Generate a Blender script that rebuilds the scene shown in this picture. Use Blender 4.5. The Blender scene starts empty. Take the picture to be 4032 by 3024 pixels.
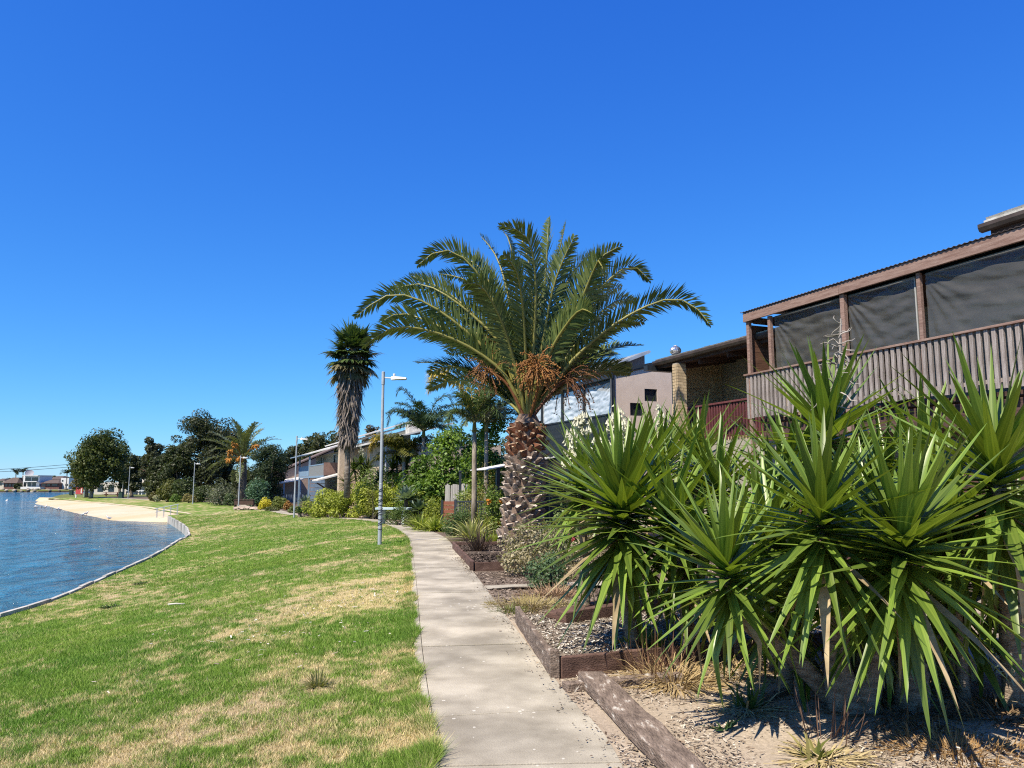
import bpy, math, random
import numpy as np
from mathutils import Vector, Matrix

R = math.radians
SC = bpy.context.scene
COL = SC.collection

# ------------------------------------------------------------------ camera
CAMZ, FOC = 1.55, 3030.0
PITCH = math.atan(393 / FOC)
cd = bpy.data.cameras.new('camera')
cd.sensor_width = 36.0
cd.lens = FOC / 4032 * 36.0
cd.clip_start = 0.05
cd.clip_end = 6000
cam = bpy.data.objects.new('camera', cd)
cam.location = (0, 0, CAMZ)
cam.rotation_euler = (R(90) + PITCH, 0, 0)
COL.objects.link(cam)
SC.camera = cam

# ------------------------------------------------------------------ sky, sun, exposure
EXPO = 0.85
ALB = 0.76          # all surface colours below are scaled by this
SUN_EL = R(54)
SUN_H = Vector((-0.65, -0.76)).normalized()          # horizontal direction towards the sun
w = bpy.data.worlds.new('World')
SC.world = w
w.use_nodes = True
nt = w.node_tree
bg = nt.nodes['Background']
sky = nt.nodes.new('ShaderNodeTexSky')
sky.sky_type = 'NISHITA'
sky.sun_disc = False
sky.sun_elevation = SUN_EL
sky.sun_rotation = math.atan2(SUN_H.x, SUN_H.y)
sky.altitude = 0
sky.air_density = 1.0
sky.dust_density = 0.0
sky.ozone_density = 5.0
# the camera's rendering of a clear blue sky: one tone curve per channel, the same in every direction
se = nt.nodes.new('ShaderNodeSeparateColor'); co = nt.nodes.new('ShaderNodeCombineColor')
nt.links.new(sky.outputs[0], se.inputs[0])
for k, (gain, gam) in enumerate(((0.037, 1.32), (0.112, 1.0), (0.40, 0.54))):
    pw = nt.nodes.new('ShaderNodeMath'); pw.operation = 'POWER'; pw.inputs[1].default_value = gam
    ml = nt.nodes.new('ShaderNodeMath'); ml.operation = 'MULTIPLY'; ml.inputs[1].default_value = gain / 0.12 / 2 ** EXPO
    nt.links.new(se.outputs[k], pw.inputs[0]); nt.links.new(pw.outputs[0], ml.inputs[0]); nt.links.new(ml.outputs[0], co.inputs[k])
nt.links.new(co.outputs[0], bg.inputs['Color'])
bg.inputs['Strength'].default_value = 0.12
sl = bpy.data.lights.new('sun', 'SUN')
sl.energy = 4.9
sl.angle = R(0.53)
sl.color = (1.0, 0.90, 0.74)
sun = bpy.data.objects.new('sun', sl)
sv = Vector((SUN_H.x * math.cos(SUN_EL), SUN_H.y * math.cos(SUN_EL), math.sin(SUN_EL)))
sun.rotation_euler = (-sv).to_track_quat('-Z', 'Y').to_euler()
sun.location = (-30, -25, 40)
COL.objects.link(sun)
SC.view_settings.view_transform = 'Standard'
SC.view_settings.look = 'None'
SC.view_settings.exposure = EXPO
SC.view_settings.gamma = 1.0
SC.view_settings.use_curve_mapping = False
SC.cycles.use_denoising = False
SC.cycles.filter_width = 1.15
SC.cycles.max_bounces = 8
SC.cycles.transparent_max_bounces = 12

# ------------------------------------------------------------------ measuring helpers (photo pixel -> place)
_c, _s = math.cos(PITCH), math.sin(PITCH)
def ray(px, py):
    x = (px - 2016) / FOC; v = (1512 - py) / FOC
    return (x, _c - v * _s, _s + v * _c)
def at(px, py, Y):
    d = ray(px, py); t = Y / d[1]
    return Vector((d[0] * t, Y, CAMZ + d[2] * t))
def gz(px, py, z=0.0):
    d = ray(px, py); t = (z - CAMZ) / d[2]
    return Vector((d[0] * t, d[1] * t, z))
def sm(t):
    t = np.clip(t, 0, 1); return t * t * (3 - 2 * t)
def zp(y):
    return -0.6 * np.clip((np.asarray(y, float) - 22) / 44, 0, 1)
def zpf(y): return float(zp(y))

# ------------------------------------------------------------------ materials
MATS = {}
def _nm(name):
    m = bpy.data.materials.new(name); m.use_nodes = True
    return m, m.node_tree, m.node_tree.nodes['Principled BSDF']
def pmat(name, c1, c2=None, scale=6, rough=0.8, bump=0.0, bscale=None, stretch=(1, 1, 1), metal=0.0, detail=6, c3=None, rnd=0.0, spec=0.3, lo=0.35, hi=0.65):
    """two or three tone procedural surface: noise colour, fine grain, bump"""
    if name in MATS: return MATS[name]
    m, t, b = _nm(name)
    N, L = t.nodes, t.links
    c2 = c2 or c1
    c1 = tuple(q * ALB for q in c1); c2 = tuple(q * ALB for q in c2); c3 = tuple(q * ALB for q in c3) if c3 else None
    tc = N.new('ShaderNodeTexCoord'); mp = N.new('ShaderNodeMapping')
    mp.inputs['Scale'].default_value = stretch
    L.new(tc.outputs['Object'], mp.inputs[0])
    nz = N.new('ShaderNodeTexNoise'); nz.inputs['Scale'].default_value = scale; nz.inputs['Detail'].default_value = detail
    nz.inputs['Roughness'].default_value = 0.6
    L.new(mp.outputs[0], nz.inputs['Vector'])
    cr = N.new('ShaderNodeValToRGB')
    cr.color_ramp.elements[0].position = lo; cr.color_ramp.elements[0].color = (*c1, 1)
    cr.color_ramp.elements[1].position = hi; cr.color_ramp.elements[1].color = (*c2, 1)
    if c3:
        e = cr.color_ramp.elements.new(min(0.98, hi + 0.12)); e.color = (*c3, 1)
    L.new(nz.outputs['Fac'], cr.inputs[0])
    out = cr.outputs[0]
    if rnd:
        oi = N.new('ShaderNodeObjectInfo'); h = N.new('ShaderNodeHueSaturation'); mr = N.new('ShaderNodeMapRange')
        mr.inputs[3].default_value = 1 - rnd; mr.inputs[4].default_value = 1 + rnd
        L.new(oi.outputs['Random'], mr.inputs[0]); L.new(mr.outputs[0], h.inputs['Value'])
        L.new(out, h.inputs['Color']); out = h.outputs[0]
    L.new(out, b.inputs['Base Color'])
    b.inputs['Roughness'].default_value = rough
    b.inputs['Metallic'].default_value = metal
    b.inputs['Specular IOR Level'].default_value = spec
    if bump:
        n2 = N.new('ShaderNodeTexNoise'); n2.inputs['Scale'].default_value = bscale or scale * 4; n2.inputs['Detail'].default_value = 8
        L.new(mp.outputs[0], n2.inputs['Vector'])
        bp = N.new('ShaderNodeBump'); bp.inputs['Strength'].default_value = bump; bp.inputs['Distance'].default_value = 0.02
        L.new(n2.outputs['Fac'], bp.inputs['Height']); L.new(bp.outputs[0], b.inputs['Normal'])
    MATS[name] = m
    return m
def vcmat(name, rough=0.7, transl=0.0, nscale=0, spec=0.3, tint=(1.25, 1.35, 0.5), bump=0.0, nlo=0.75, nhi=1.2):
    """surface whose own colour comes from the mesh's colour attribute, with fine grain"""
    if name in MATS: return MATS[name]
    m, t, b = _nm(name); N, L = t.nodes, t.links
    a = N.new('ShaderNodeAttribute'); a.attribute_name = 'col'
    sc_ = N.new('ShaderNodeVectorMath'); sc_.operation = 'SCALE'; sc_.inputs['Scale'].default_value = ALB; L.new(a.outputs['Color'], sc_.inputs[0])
    out = sc_.outputs[0]
    if nscale:
        tc = N.new('ShaderNodeTexCoord')
        nz = N.new('ShaderNodeTexNoise'); nz.inputs['Scale'].default_value = nscale; nz.inputs['Detail'].default_value = 8
        nz.inputs['Roughness'].default_value = 0.7
        L.new(tc.outputs['Object'], nz.inputs['Vector'])
        mr = N.new('ShaderNodeMapRange'); mr.inputs[1].default_value = 0.3; mr.inputs[2].default_value = 0.7
        mr.inputs[3].default_value = nlo; mr.inputs[4].default_value = nhi
        L.new(nz.outputs['Fac'], mr.inputs[0])
        mx = N.new('ShaderNodeVectorMath'); mx.operation = 'SCALE'
        L.new(out, mx.inputs[0]); L.new(mr.outputs[0], mx.inputs['Scale']); out = mx.outputs[0]
        if bump:
            bp = N.new('ShaderNodeBump'); bp.inputs['Strength'].default_value = bump; bp.inputs['Distance'].default_value = 0.03
            L.new(nz.outputs['Fac'], bp.inputs['Height']); L.new(bp.outputs[0], b.inputs['Normal'])
    L.new(out, b.inputs['Base Color'])
    b.inputs['Roughness'].default_value = rough; b.inputs['Specular IOR Level'].default_value = spec
    if transl:
        tr = N.new('ShaderNodeBsdfTranslucent'); ms = N.new('ShaderNodeMixShader')
        vm = N.new('ShaderNodeVectorMath'); vm.operation = 'MULTIPLY'; vm.inputs[1].default_value = tint
        L.new(out, vm.inputs[0]); L.new(vm.outputs[0], tr.inputs[0])
        ms.inputs[0].default_value = transl
        L.new(b.outputs[0], ms.inputs[1]); L.new(tr.outputs[0], ms.inputs[2])
        L.new(ms.outputs[0], N['Material Output'].inputs[0])
    MATS[name] = m
    return m
LEAF = vcmat('leaf', 0.5, 0.30)
PALM = vcmat('palm_leaf', 0.42, 0.18, spec=0.4)
DRY = vcmat('dry_leaf', 0.85, 0.15, tint=(1.1, 1.0, 0.8))
BARKC = vcmat('cut_bark', 0.9, 0, nscale=14, bump=0.6)
BARK = pmat('bark', (0.10, 0.08, 0.06), (0.24, 0.20, 0.16), 5, 0.95, 0.8, 18, (1, 1, .25))
PALEBARK = pmat('pale_bark', (0.20, 0.16, 0.12), (0.44, 0.38, 0.31), 6, 0.95, 0.8, 20, (1, 1, .3))

# ------------------------------------------------------------------ mesh helpers
def tag(o, label=None, cat=None, group=None, kind=None):
    if label: o['label'] = label
    if cat: o['category'] = cat
    if group: o['group'] = group
    if kind: o['kind'] = kind
    return o
def empty(name, loc=(0, 0, 0), rz=0.0, label=None, cat=None, group=None):
    o = bpy.data.objects.new(name, None); o.location = loc; o.rotation_euler = (0, 0, rz)
    o.empty_display_size = 0.2
    COL.objects.link(o)
    return tag(o, label, cat, group)
def link(name, me, mat, parent=None, loc=None):
    if mat and not me.materials: me.materials.append(mat)
    o = bpy.data.objects.new(name, me)
    if parent is not None: o.parent = parent
    if loc is not None: o.location = loc
    COL.objects.link(o)
    return o
def rawmesh(name, V, F, col=None, smooth=False):
    V = np.asarray(V, np.float32); F = np.asarray(F, np.int32)
    me = bpy.data.meshes.new(name)
    n, k = F.shape
    me.vertices.add(len(V)); me.vertices.foreach_set('co', V.ravel())
    me.loops.add(n * k); me.loops.foreach_set('vertex_index', F.ravel())
    me.polygons.add(n)
    me.polygons.foreach_set('loop_start', np.arange(0, n * k, k, dtype=np.int32))
    me.polygons.foreach_set('loop_total', np.full(n, k, np.int32))
    if smooth: me.polygons.foreach_set('use_smooth', np.ones(n, bool))
    if col is not None:
        a = me.color_attributes.new('col', 'FLOAT_COLOR', 'POINT')
        c = np.ones((len(V), 4), np.float32); c[:, :3] = col
        a.data.foreach_set('color', c.ravel())
    me.update(calc_edges=True)
    return me
def raw(name, V, F, mat, parent=None, col=None, smooth=False, loc=None):
    return link(name, rawmesh(name, V, F, col, smooth), mat, parent, loc)
class MB:
    def __init__(s): s.v = []; s.f = []; s.c = []
    def add(s, vs, fs, c=None):
        o = len(s.v); s.v += [tuple(v) for v in vs]; s.f += [tuple(i + o for i in f) for f in fs]
        s.c += [c or (1, 1, 1)] * len(vs); return s
    def box(s, x0, x1, y0, y1, z0, z1, c=None):
        return s.add([(x0, y0, z0), (x1, y0, z0), (x1, y1, z0), (x0, y1, z0), (x0, y0, z1), (x1, y0, z1), (x1, y1, z1), (x0, y1, z1)],
                     [(0, 3, 2, 1), (4, 5, 6, 7), (0, 1, 5, 4), (1, 2, 6, 5), (2, 3, 7, 6), (3, 0, 4, 7)], c)
    def hexa(s, p, c=None):
        return s.add(p, [(0, 3, 2, 1), (4, 5, 6, 7), (0, 1, 5, 4), (1, 2, 6, 5), (2, 3, 7, 6), (3, 0, 4, 7)], c)
    def bar(s, p, q, wd, ht, up=(0, 0, 1), c=None):
        p, q = Vector(p), Vector(q); d = (q - p).normalized(); u = Vector(up)
        sd = d.cross(u)
        if sd.length < 1e-4: sd = d.cross(Vector((0, 1, 0)))
        sd.normalize(); n = sd.cross(d).normalized(); a = sd * wd / 2; b = n * ht / 2
        return s.hexa([p - a - b, p + a - b, q + a - b, q - a - b, p - a + b, p + a + b, q + a + b, q - a + b], c)
    def tube(s, pts, rad, n=8, c=None, cap=True):
        pts = [Vector(p) for p in pts]; m = len(pts)
        if not hasattr(rad, '__len__'): rad = [rad] * m
        vs = []; fs = []; ref = Vector((0.31, 0.95, 0.05))
        for i, p in enumerate(pts):
            d = (pts[min(i + 1, m - 1)] - pts[max(i - 1, 0)]).normalized()
            a = d.cross(ref)
            if a.length < 1e-3: a = d.cross(Vector((1, 0, 0)))
            a.normalize(); b = d.cross(a)
            for k in range(n):
                t = 2 * math.pi * k / n; vs.append(p + (a * math.cos(t) + b * math.sin(t)) * rad[i])
        for i in range(m - 1):
            for k in range(n):
                k2 = (k + 1) % n; fs.append((i * n + k, i * n + k2, (i + 1) * n + k2, (i + 1) * n + k))
        if cap: fs += [tuple(range(n))[::-1], tuple((m - 1) * n + k for k in range(n))]
        return s.add(vs, fs, c)
    def lathe(s, prof, n=16, ctr=(0, 0, 0), c=None):
        vs = []; fs = []; m = len(prof)
        for r, z in prof:
            for k in range(n):
                t = 2 * math.pi * k / n; vs.append((ctr[0] + r * math.cos(t), ctr[1] + r * math.sin(t), ctr[2] + z))
        for i in range(m - 1):
            for k in range(n):
                k2 = (k + 1) % n; fs.append((i * n + k, i * n + k2, (i + 1) * n + k2, (i + 1) * n + k))
        fs += [tuple(range(n))[::-1], tuple((m - 1) * n + k for k in range(n))]
        return s.add(vs, fs, c)
    def mesh(s, name, smooth=False, vc=False):
        me = bpy.data.meshes.new(name); me.from_pydata(s.v, [], s.f)
        if smooth:
            me.polygons.foreach_set('use_smooth', [True] * len(me.polygons))
        if vc:
            a = me.color_attributes.new('col', 'FLOAT_COLOR', 'POINT')
            a.data.foreach_set('color', [x for c in s.c for x in (*c, 1)])
        me.update(); return me
    def build(s, name, mat, parent=None, loc=None, smooth=False, vc=False, bev=0.0):
        o = link(name, s.mesh(name, smooth, vc), mat, parent, loc)
        if bev:
            m = o.modifiers.new('bevel', 'BEVEL'); m.width = bev; m.segments = 2; m.limit_method = 'ANGLE'
        return o
def copytree(o, loc, rz=None, label=None, parent=None):
    c = o.copy(); COL.objects.link(c); c.parent = parent
    if parent is None:
        c.location = loc
        if rz is not None: c.rotation_euler = (0, 0, rz)
        if label: c['label'] = label
    for ch in o.children: copytree(ch, None, None, None, c)
    return c
def vnoise(x, y, seed=0):
    """smooth value noise, -1..1"""
    x = np.asarray(x, float); y = np.asarray(y, float)
    xi = np.floor(x).astype(np.int64); yi = np.floor(y).astype(np.int64)
    fx = x - xi; fy = y - yi; fx = fx * fx * (3 - 2 * fx); fy = fy * fy * (3 - 2 * fy)
    def h(a, b):
        n = (a * 374761393 + b * 668265263 + seed * 1442695041) & 0xffffffff
        n = ((n ^ (n >> 13)) * 1274126177) & 0xffffffff
        return ((n ^ (n >> 16)) & 0xffff) / 32767.5 - 1
    return (h(xi, yi) * (1 - fx) + h(xi + 1, yi) * fx) * (1 - fy) + (h(xi, yi + 1) * (1 - fx) + h(xi + 1, yi + 1) * fx) * fy
def fbm(x, y, seed=0, o=4):
    s = 0; a = 0.5
    for i in range(o):
        s = s + a * vnoise(x * 2 ** i, y * 2 ** i, seed + i); a *= 0.5
    return s
def unit(v): return v / (np.linalg.norm(v, axis=-1, keepdims=True) + 1e-9)
def catmull(P, n=8):
    P = [np.array(p, float) for p in P]; P = [2 * P[0] - P[1]] + P + [2 * P[-1] - P[-2]]
    out = []
    for i in range(1, len(P) - 2):
        a, b, c, d = P[i - 1], P[i], P[i + 1], P[i + 2]
        for k in range(n):
            t = k / n
            out.append(0.5 * ((2 * b) + (c - a) * t + (2 * a - 5 * b + 4 * c - d) * t * t + (3 * b - a - 3 * c + d) * t ** 3))
    out.append(P[-2])
    return np.array(out)

# ================================================================== THE SETTING
# waterline, sea wall and path curves: x as a function of y
WALL = [(-9.2, -30), (-9.4, 6), (-9.8, 15.2), (-10.1, 17.6), (-11.2, 22.0), (-12.6, 27.6), (-15.1, 35.7), (-16.0, 38.8), (-19.8, 47.3), (-25.4, 58.2), (-27.2, 61.6)]
GRASSLINE = WALL + [(-27.6, 64.8), (-39.0, 82.4), (-60.5, 109.7), (-79, 133), (-88, 150), (-104, 180), (-116, 208), (-104, 238), (-85, 262), (-60, 281)]
_gx = np.array([p[0] for p in GRASSLINE]); _gy = np.array([p[1] for p in GRASSLINE])
def xw(y): return np.interp(y, _gy, _gx)
PLEFT = [(-0.25, -30), (-0.36, 0), (-0.48, 4.47), (-0.64, 5.6), (-0.96, 7.8), (-1.55, 12.2), (-2.13, 16.4), (-2.57, 19.6), (-3.10, 23.1), (-3.95, 27.1), (-5.34, 32.8), (-6.94, 37.2), (-9.15, 41.0), (-13.16, 46.9), (-17.0, 55.4), (-21.4, 66.5), (-25.8, 74.5), (-33.5, 88.8), (-41.4, 97), (-56, 113), (-72, 131)]
PC = catmull([(x, y) for x, y in PLEFT], 10)
_tan = unit(np.gradient(PC, axis=0)); PNR = np.stack([_tan[:, 1], -_tan[:, 0]], 1)     # points right of travel
PRIGHT = PC + PNR * 1.10
def xl(y): return np.interp(y, PC[:, 1], PC[:, 0])
def xr(y): return np.interp(y, PRIGHT[:, 1], PRIGHT[:, 0])
def lawn_z(x, y):
    a = xw(y); b = xl(y); t = np.clip((b - x) / np.maximum(b - a, .1), 0, 1)
    edge = np.where(np.asarray(y) > 60, -0.92, -0.97)
    return zp(y) - 0.012 + (edge - zp(y)) * (0.35 * t + 0.65 * sm(t)) + 0.025 * fbm(x * .4, y * .4, 5) * np.minimum(1, 4 * t * (1 - t) + .05)
# dryness of the turf, 0 lush .. 1 straw
DRYSPOTS = [(-2.2, 11.4, 1.1, 1.9, .70), (-3.3, 8.2, .6, 2.6, .34), (-1.35, 5.7, 1.0, 1.4, .40), (-1.9, 7.2, .7, .6, .3), (-3.0, 5.2, 1.5, .6, .2), (-3.3, 13.2, 2.8, .45, .45), (-5.6, 24.5, 2.6, .8, .5), (-4.3, 20.3, 2.0, .5, .25), (-3.5, 17.0, 1.3, .7, .4),
            (-8.9, 16.5, .8, 1.4, .5), (-10.0, 21.5, .8, 2.5, .3), (-6.6, 14.5, 1.5, .5, .35), (-16.5, 42, 1.5, 4, .4), (-22, 60, 3, 4, .45), (-6, 31, 3, 1.0, .35), (-14, 36, 3, 1.2, .3), (-13, 50, 5, 1.6, .35),
            (-1.6, 8.4, .8, .9, -.55), (-5.4, 9.8, 1.6, 2.0, -.4), (-4.6, 6.2, 1.2, 1.2, -.35), (-5.5, 19, 1.5, 2, -.25), (-2.6, 14.6, 1.2, .45, -.5), (-9, 29, 3, 3, -.25), (-3.1, 21.3, .8, .6, -.6), (-7.5, 12.0, 1.3, 2.5, -.3), (-48, 104, 12, 10, .35)]
def dryness(x, y):
    d = 0.24 + 0.36 * fbm(x * .55 + 3, y * .38, 11) + 0.45 * fbm(x * 2.1, y * 1.6, 23, 3) + .40 * vnoise(x * 7, y * 7, 3) + .32 * vnoise(x * 17, y * 15, 5)
    for cx, cy, rx, ry, a in DRYSPOTS:
        d = d + .72 * a * np.exp(-((x - cx) / rx) ** 2 - ((y - cy) / ry) ** 2)
    return np.clip(d, 0, 1)
def turf_col(d, x, y):
    g1 = np.array([.095, .205, .026]); g2 = np.array([.205, .295, .048]); st = np.array([.58, .475, .24]); br = np.array([.50, .385, .275])
    n = (0.5 + 0.5 * fbm(x * .9, y * .9, 77))[..., None]
    g = g1 * (1 - n) + g2 * n
    m = (0.5 + 0.9 * fbm(x * .5, y * .35, 41))[..., None].clip(0, 1)
    s = st * (1 - .6 * m) + br * .6 * m
    t = sm((d - .20) / .62)[..., None]
    return g * (1 - t) + s * t
def rowloft(name, ys, xa, xb, nx, zf, mat, colf=None, smooth=True, bias=1.0):
    t = np.linspace(0, 1, nx) ** bias
    Y = np.repeat(np.asarray(ys)[:, None], nx, 1); A = xa(np.asarray(ys))[:, None]; B = xb(np.asarray(ys))[:, None]
    X = B + (A - B) * t[None, :]
    Z = zf(X, Y)
    V = np.stack([X, Y, Z], -1).reshape(-1, 3)
    ny = len(ys); i = np.arange(ny - 1)[:, None] * nx + np.arange(nx - 1)[None, :]
    F = np.stack([i, i + nx, i + nx + 1, i + 1], -1).reshape(-1, 4)
    c = colf(X, Y).reshape(-1, 3) if colf else None
    return raw(name, V, F, mat, None, c, smooth)
LAWN = vcmat('turf', 0.95, 0, nscale=28, spec=0.1, bump=0.9, nlo=.55, nhi=1.35)
ys = np.concatenate([np.linspace(-30, 3, 16), np.arange(3.2, 20, .14), np.arange(20, 62, .35), np.linspace(62, 131, 80)])
tag(rowloft('lawn', ys, xw, lambda y: xl(y) + .02, 120, lawn_z, LAWN, lambda x, y: turf_col(dryness(x, y), x, y)), kind='structure')
# ground right of the path and everything beyond, out to the horizon
def ground_z(x, y):
    z = zp(y) - .012
    dd = np.clip((x - xr(y)) / 6, 0, 1)
    far = np.asarray(y) > 129
    return np.where(far, -.6 - .35 * np.exp(-np.clip(x - xw(y), 0, 99) / 6.0), z + .03 * sm(dd) * 2)
def ground_col(x, y):
    n = (.5 + .8 * fbm(x * .6, y * .6, 9)).clip(0, 1)[..., None]
    n2 = (.5 + .9 * fbm(x * 2.5, y * 2.5, 19)).clip(0, 1)[..., None]
    a = np.array([.47, .385, .29]); b = np.array([.59, .495, .385]); d = np.array([.30, .235, .175])
    c = (a * (1 - n) + b * n) * (1 - .45 * n2) + d * .45 * n2
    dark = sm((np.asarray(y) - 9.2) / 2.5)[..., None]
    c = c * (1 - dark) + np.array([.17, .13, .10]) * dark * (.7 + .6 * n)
    far = (np.asarray(y) > 129)[..., None]
    return np.where(far, np.array([.17, .19, .06]) * (.8 + .4 * n), c)
SOIL = vcmat('garden_soil', 0.95, 0, nscale=45, spec=0.1, bump=.55, nlo=.70, nhi=1.25)
ys = np.concatenate([np.linspace(-30, 3, 14), np.arange(3.2, 12, .12), np.arange(12, 60, .8), np.linspace(60, 129, 40)])
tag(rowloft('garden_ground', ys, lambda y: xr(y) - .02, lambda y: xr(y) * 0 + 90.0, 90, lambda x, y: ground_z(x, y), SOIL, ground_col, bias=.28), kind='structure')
ys = np.concatenate([[129.01], np.linspace(130, 281, 50), np.linspace(300, 3000, 25)])
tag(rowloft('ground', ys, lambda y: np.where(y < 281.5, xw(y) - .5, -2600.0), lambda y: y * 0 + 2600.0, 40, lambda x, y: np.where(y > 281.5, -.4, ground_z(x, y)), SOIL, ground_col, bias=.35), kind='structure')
# beach
BW = [(-27.0, 61.0), (-27.4, 62.0), (-34.2, 65.0), (-39.0, 71.5), (-46.8, 81.5), (-61.7, 103.1), (-72, 117), (-82, 136.5), (-84, 140)]
BG = [(-26.9, 61.0), (-27.0, 62.0), (-27.4, 64.9), (-39.0, 82.5), (-60.5, 109.8), (-78.8, 133.2), (-81, 137), (-84.5, 139.5), (-85.9, 140)]
def bw(y): return np.interp(y, [p[1] for p in BW], [p[0] - 2.0 for p in BW])
def bgx(y): return np.interp(y, [p[1] for p in BG], [p[0] + .6 + .25 * math.sin(p[1]) for p in BG])
def beach_z(x, y):
    a = bw(y); b = bgx(y); t = np.clip((b - x) / np.maximum(b - a, .05), 0, 1)
    return -0.885 + t * (-1.66 + .885) + .05 * fbm(x * .25, y * .25, 31) * (1 - t) * np.minimum(1, t * 6) - np.clip(62.2 - np.asarray(y), 0, 9) * .75
def beach_col(x, y):
    n = (.5 + .9 * fbm(x * .12, y * .3, 61)).clip(0, 1)[..., None]
    n2 = (.5 + fbm(x * .8, y * .8, 62)).clip(0, 1)[..., None]
    return np.array([.66, .58, .45]) * (1 - n) + np.array([.60, .48, .29]) * n - .05 * n2
tag(rowloft('beach', np.concatenate([np.arange(61, 140, .6), [140.0]]), bw, bgx, 24, beach_z, vcmat('sand', .95, 0, nscale=3, spec=.1, bump=.5, nlo=.9, nhi=1.1), beach_col), kind='structure')
# lake
def water_mat():
    m, t, b = _nm('lake_water'); N, L = t.nodes, t.links
    at_ = N.new('ShaderNodeAttribute'); at_.attribute_name = 'col'
    b.inputs['Roughness'].default_value = .10; b.inputs['IOR'].default_value = 1.33; b.inputs['Specular IOR Level'].default_value = .30
    tc = N.new('ShaderNodeTexCoord'); mp = N.new('ShaderNodeMapping'); mp.inputs['Scale'].default_value = (1, .6, 1); mp.inputs['Rotation'].default_value = (0, 0, .5)
    L.new(tc.outputs['Object'], mp.inputs[0])
    a = N.new('ShaderNodeTexNoise'); a.inputs['Scale'].default_value = 1.1; a.inputs['Detail'].default_value = 7; a.inputs['Roughness'].default_value = .62; a.inputs['Distortion'].default_value = .5
    L.new(mp.outputs[0], a.inputs['Vector'])
    bp = N.new('ShaderNodeBump'); bp.inputs['Strength'].default_value = 1.0; bp.inputs['Distance'].default_value = .5
    L.new(a.outputs['Fac'], bp.inputs['Height']); L.new(bp.outputs[0], b.inputs['Normal'])
    rp = N.new('ShaderNodeMapRange'); rp.inputs[1].default_value = .36; rp.inputs[2].default_value = .66; rp.inputs[3].default_value = .40; rp.inputs[4].default_value = 1.30; L.new(a.outputs['Fac'], rp.inputs[0])  # wave shading put into the colour: crests lighter, troughs darker
    vs = N.new('ShaderNodeVectorMath'); vs.operation = 'SCALE'; L.new(at_.outputs['Color'], vs.inputs[0]); L.new(rp.outputs[0], vs.inputs['Scale'])
    L.new(vs.outputs[0], b.inputs['Base Color'])
    return m
xs = np.concatenate([[-2600, -1200, -600, -350, -250, -190], np.arange(-160, -70, 3.0), np.arange(-70, -8, .8), [0, 200]])
ys = np.concatenate([[-200, -60, -20, -5], np.arange(0, 90, .8), np.arange(90, 150, 2), np.arange(150, 330, 8)])
X, Y = np.meshgrid(xs, ys)
shore = np.interp(Y, [p[1] for p in BW], [p[0] for p in BW], left=-26, right=-300)
sh = np.where((Y > 58) & (Y < 139), np.exp(-np.clip(shore - X, 0, 99) / 4.0), 0) + .45 * np.exp(-((Y - 52 - .25 * (X + 20)) / 4) ** 2) * np.exp(-np.clip(-19 - X, 0, 99) / 10)
sh = np.clip(sh * (.8 + .6 * vnoise(X * .3, Y * .3, 4)), 0, 1)[..., None]
n = (.5 + .8 * fbm(X * .02, Y * .05, 8))[..., None].clip(0, 1)
wc = (np.array([.010, .090, .175]) * (1 - n) + np.array([.016, .125, .205]) * n) * (1 - sh) + np.array([.17, .17, .13]) * sh
nx = len(xs); i = np.arange(len(ys) - 1)[:, None] * nx + np.arange(nx - 1)[None, :]
tag(raw('lake', np.stack([X, Y, X * 0 - 1.45], -1).reshape(-1, 3), np.stack([i, i + 1, i + nx + 1, i + nx], -1).reshape(-1, 4), water_mat(), None, wc.reshape(-1, 3)), kind='structure')
MATS['lake_water'] = bpy.data.materials['lake_water']
# far bank
FB = MB()
FB.add([(-2600, 279, -2.2), (-55, 279, -2.2), (-55, 284, -.7), (-2600, 284, -.7), (-55, 288, -.38), (-2600, 288, -.38)], [(0, 1, 2, 3), (3, 2, 4, 5)])
tag(FB.build('far_bank', pmat('far_soil', (.16, .13, .09), (.26, .21, .15), .6, .95)), kind='structure')

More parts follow.
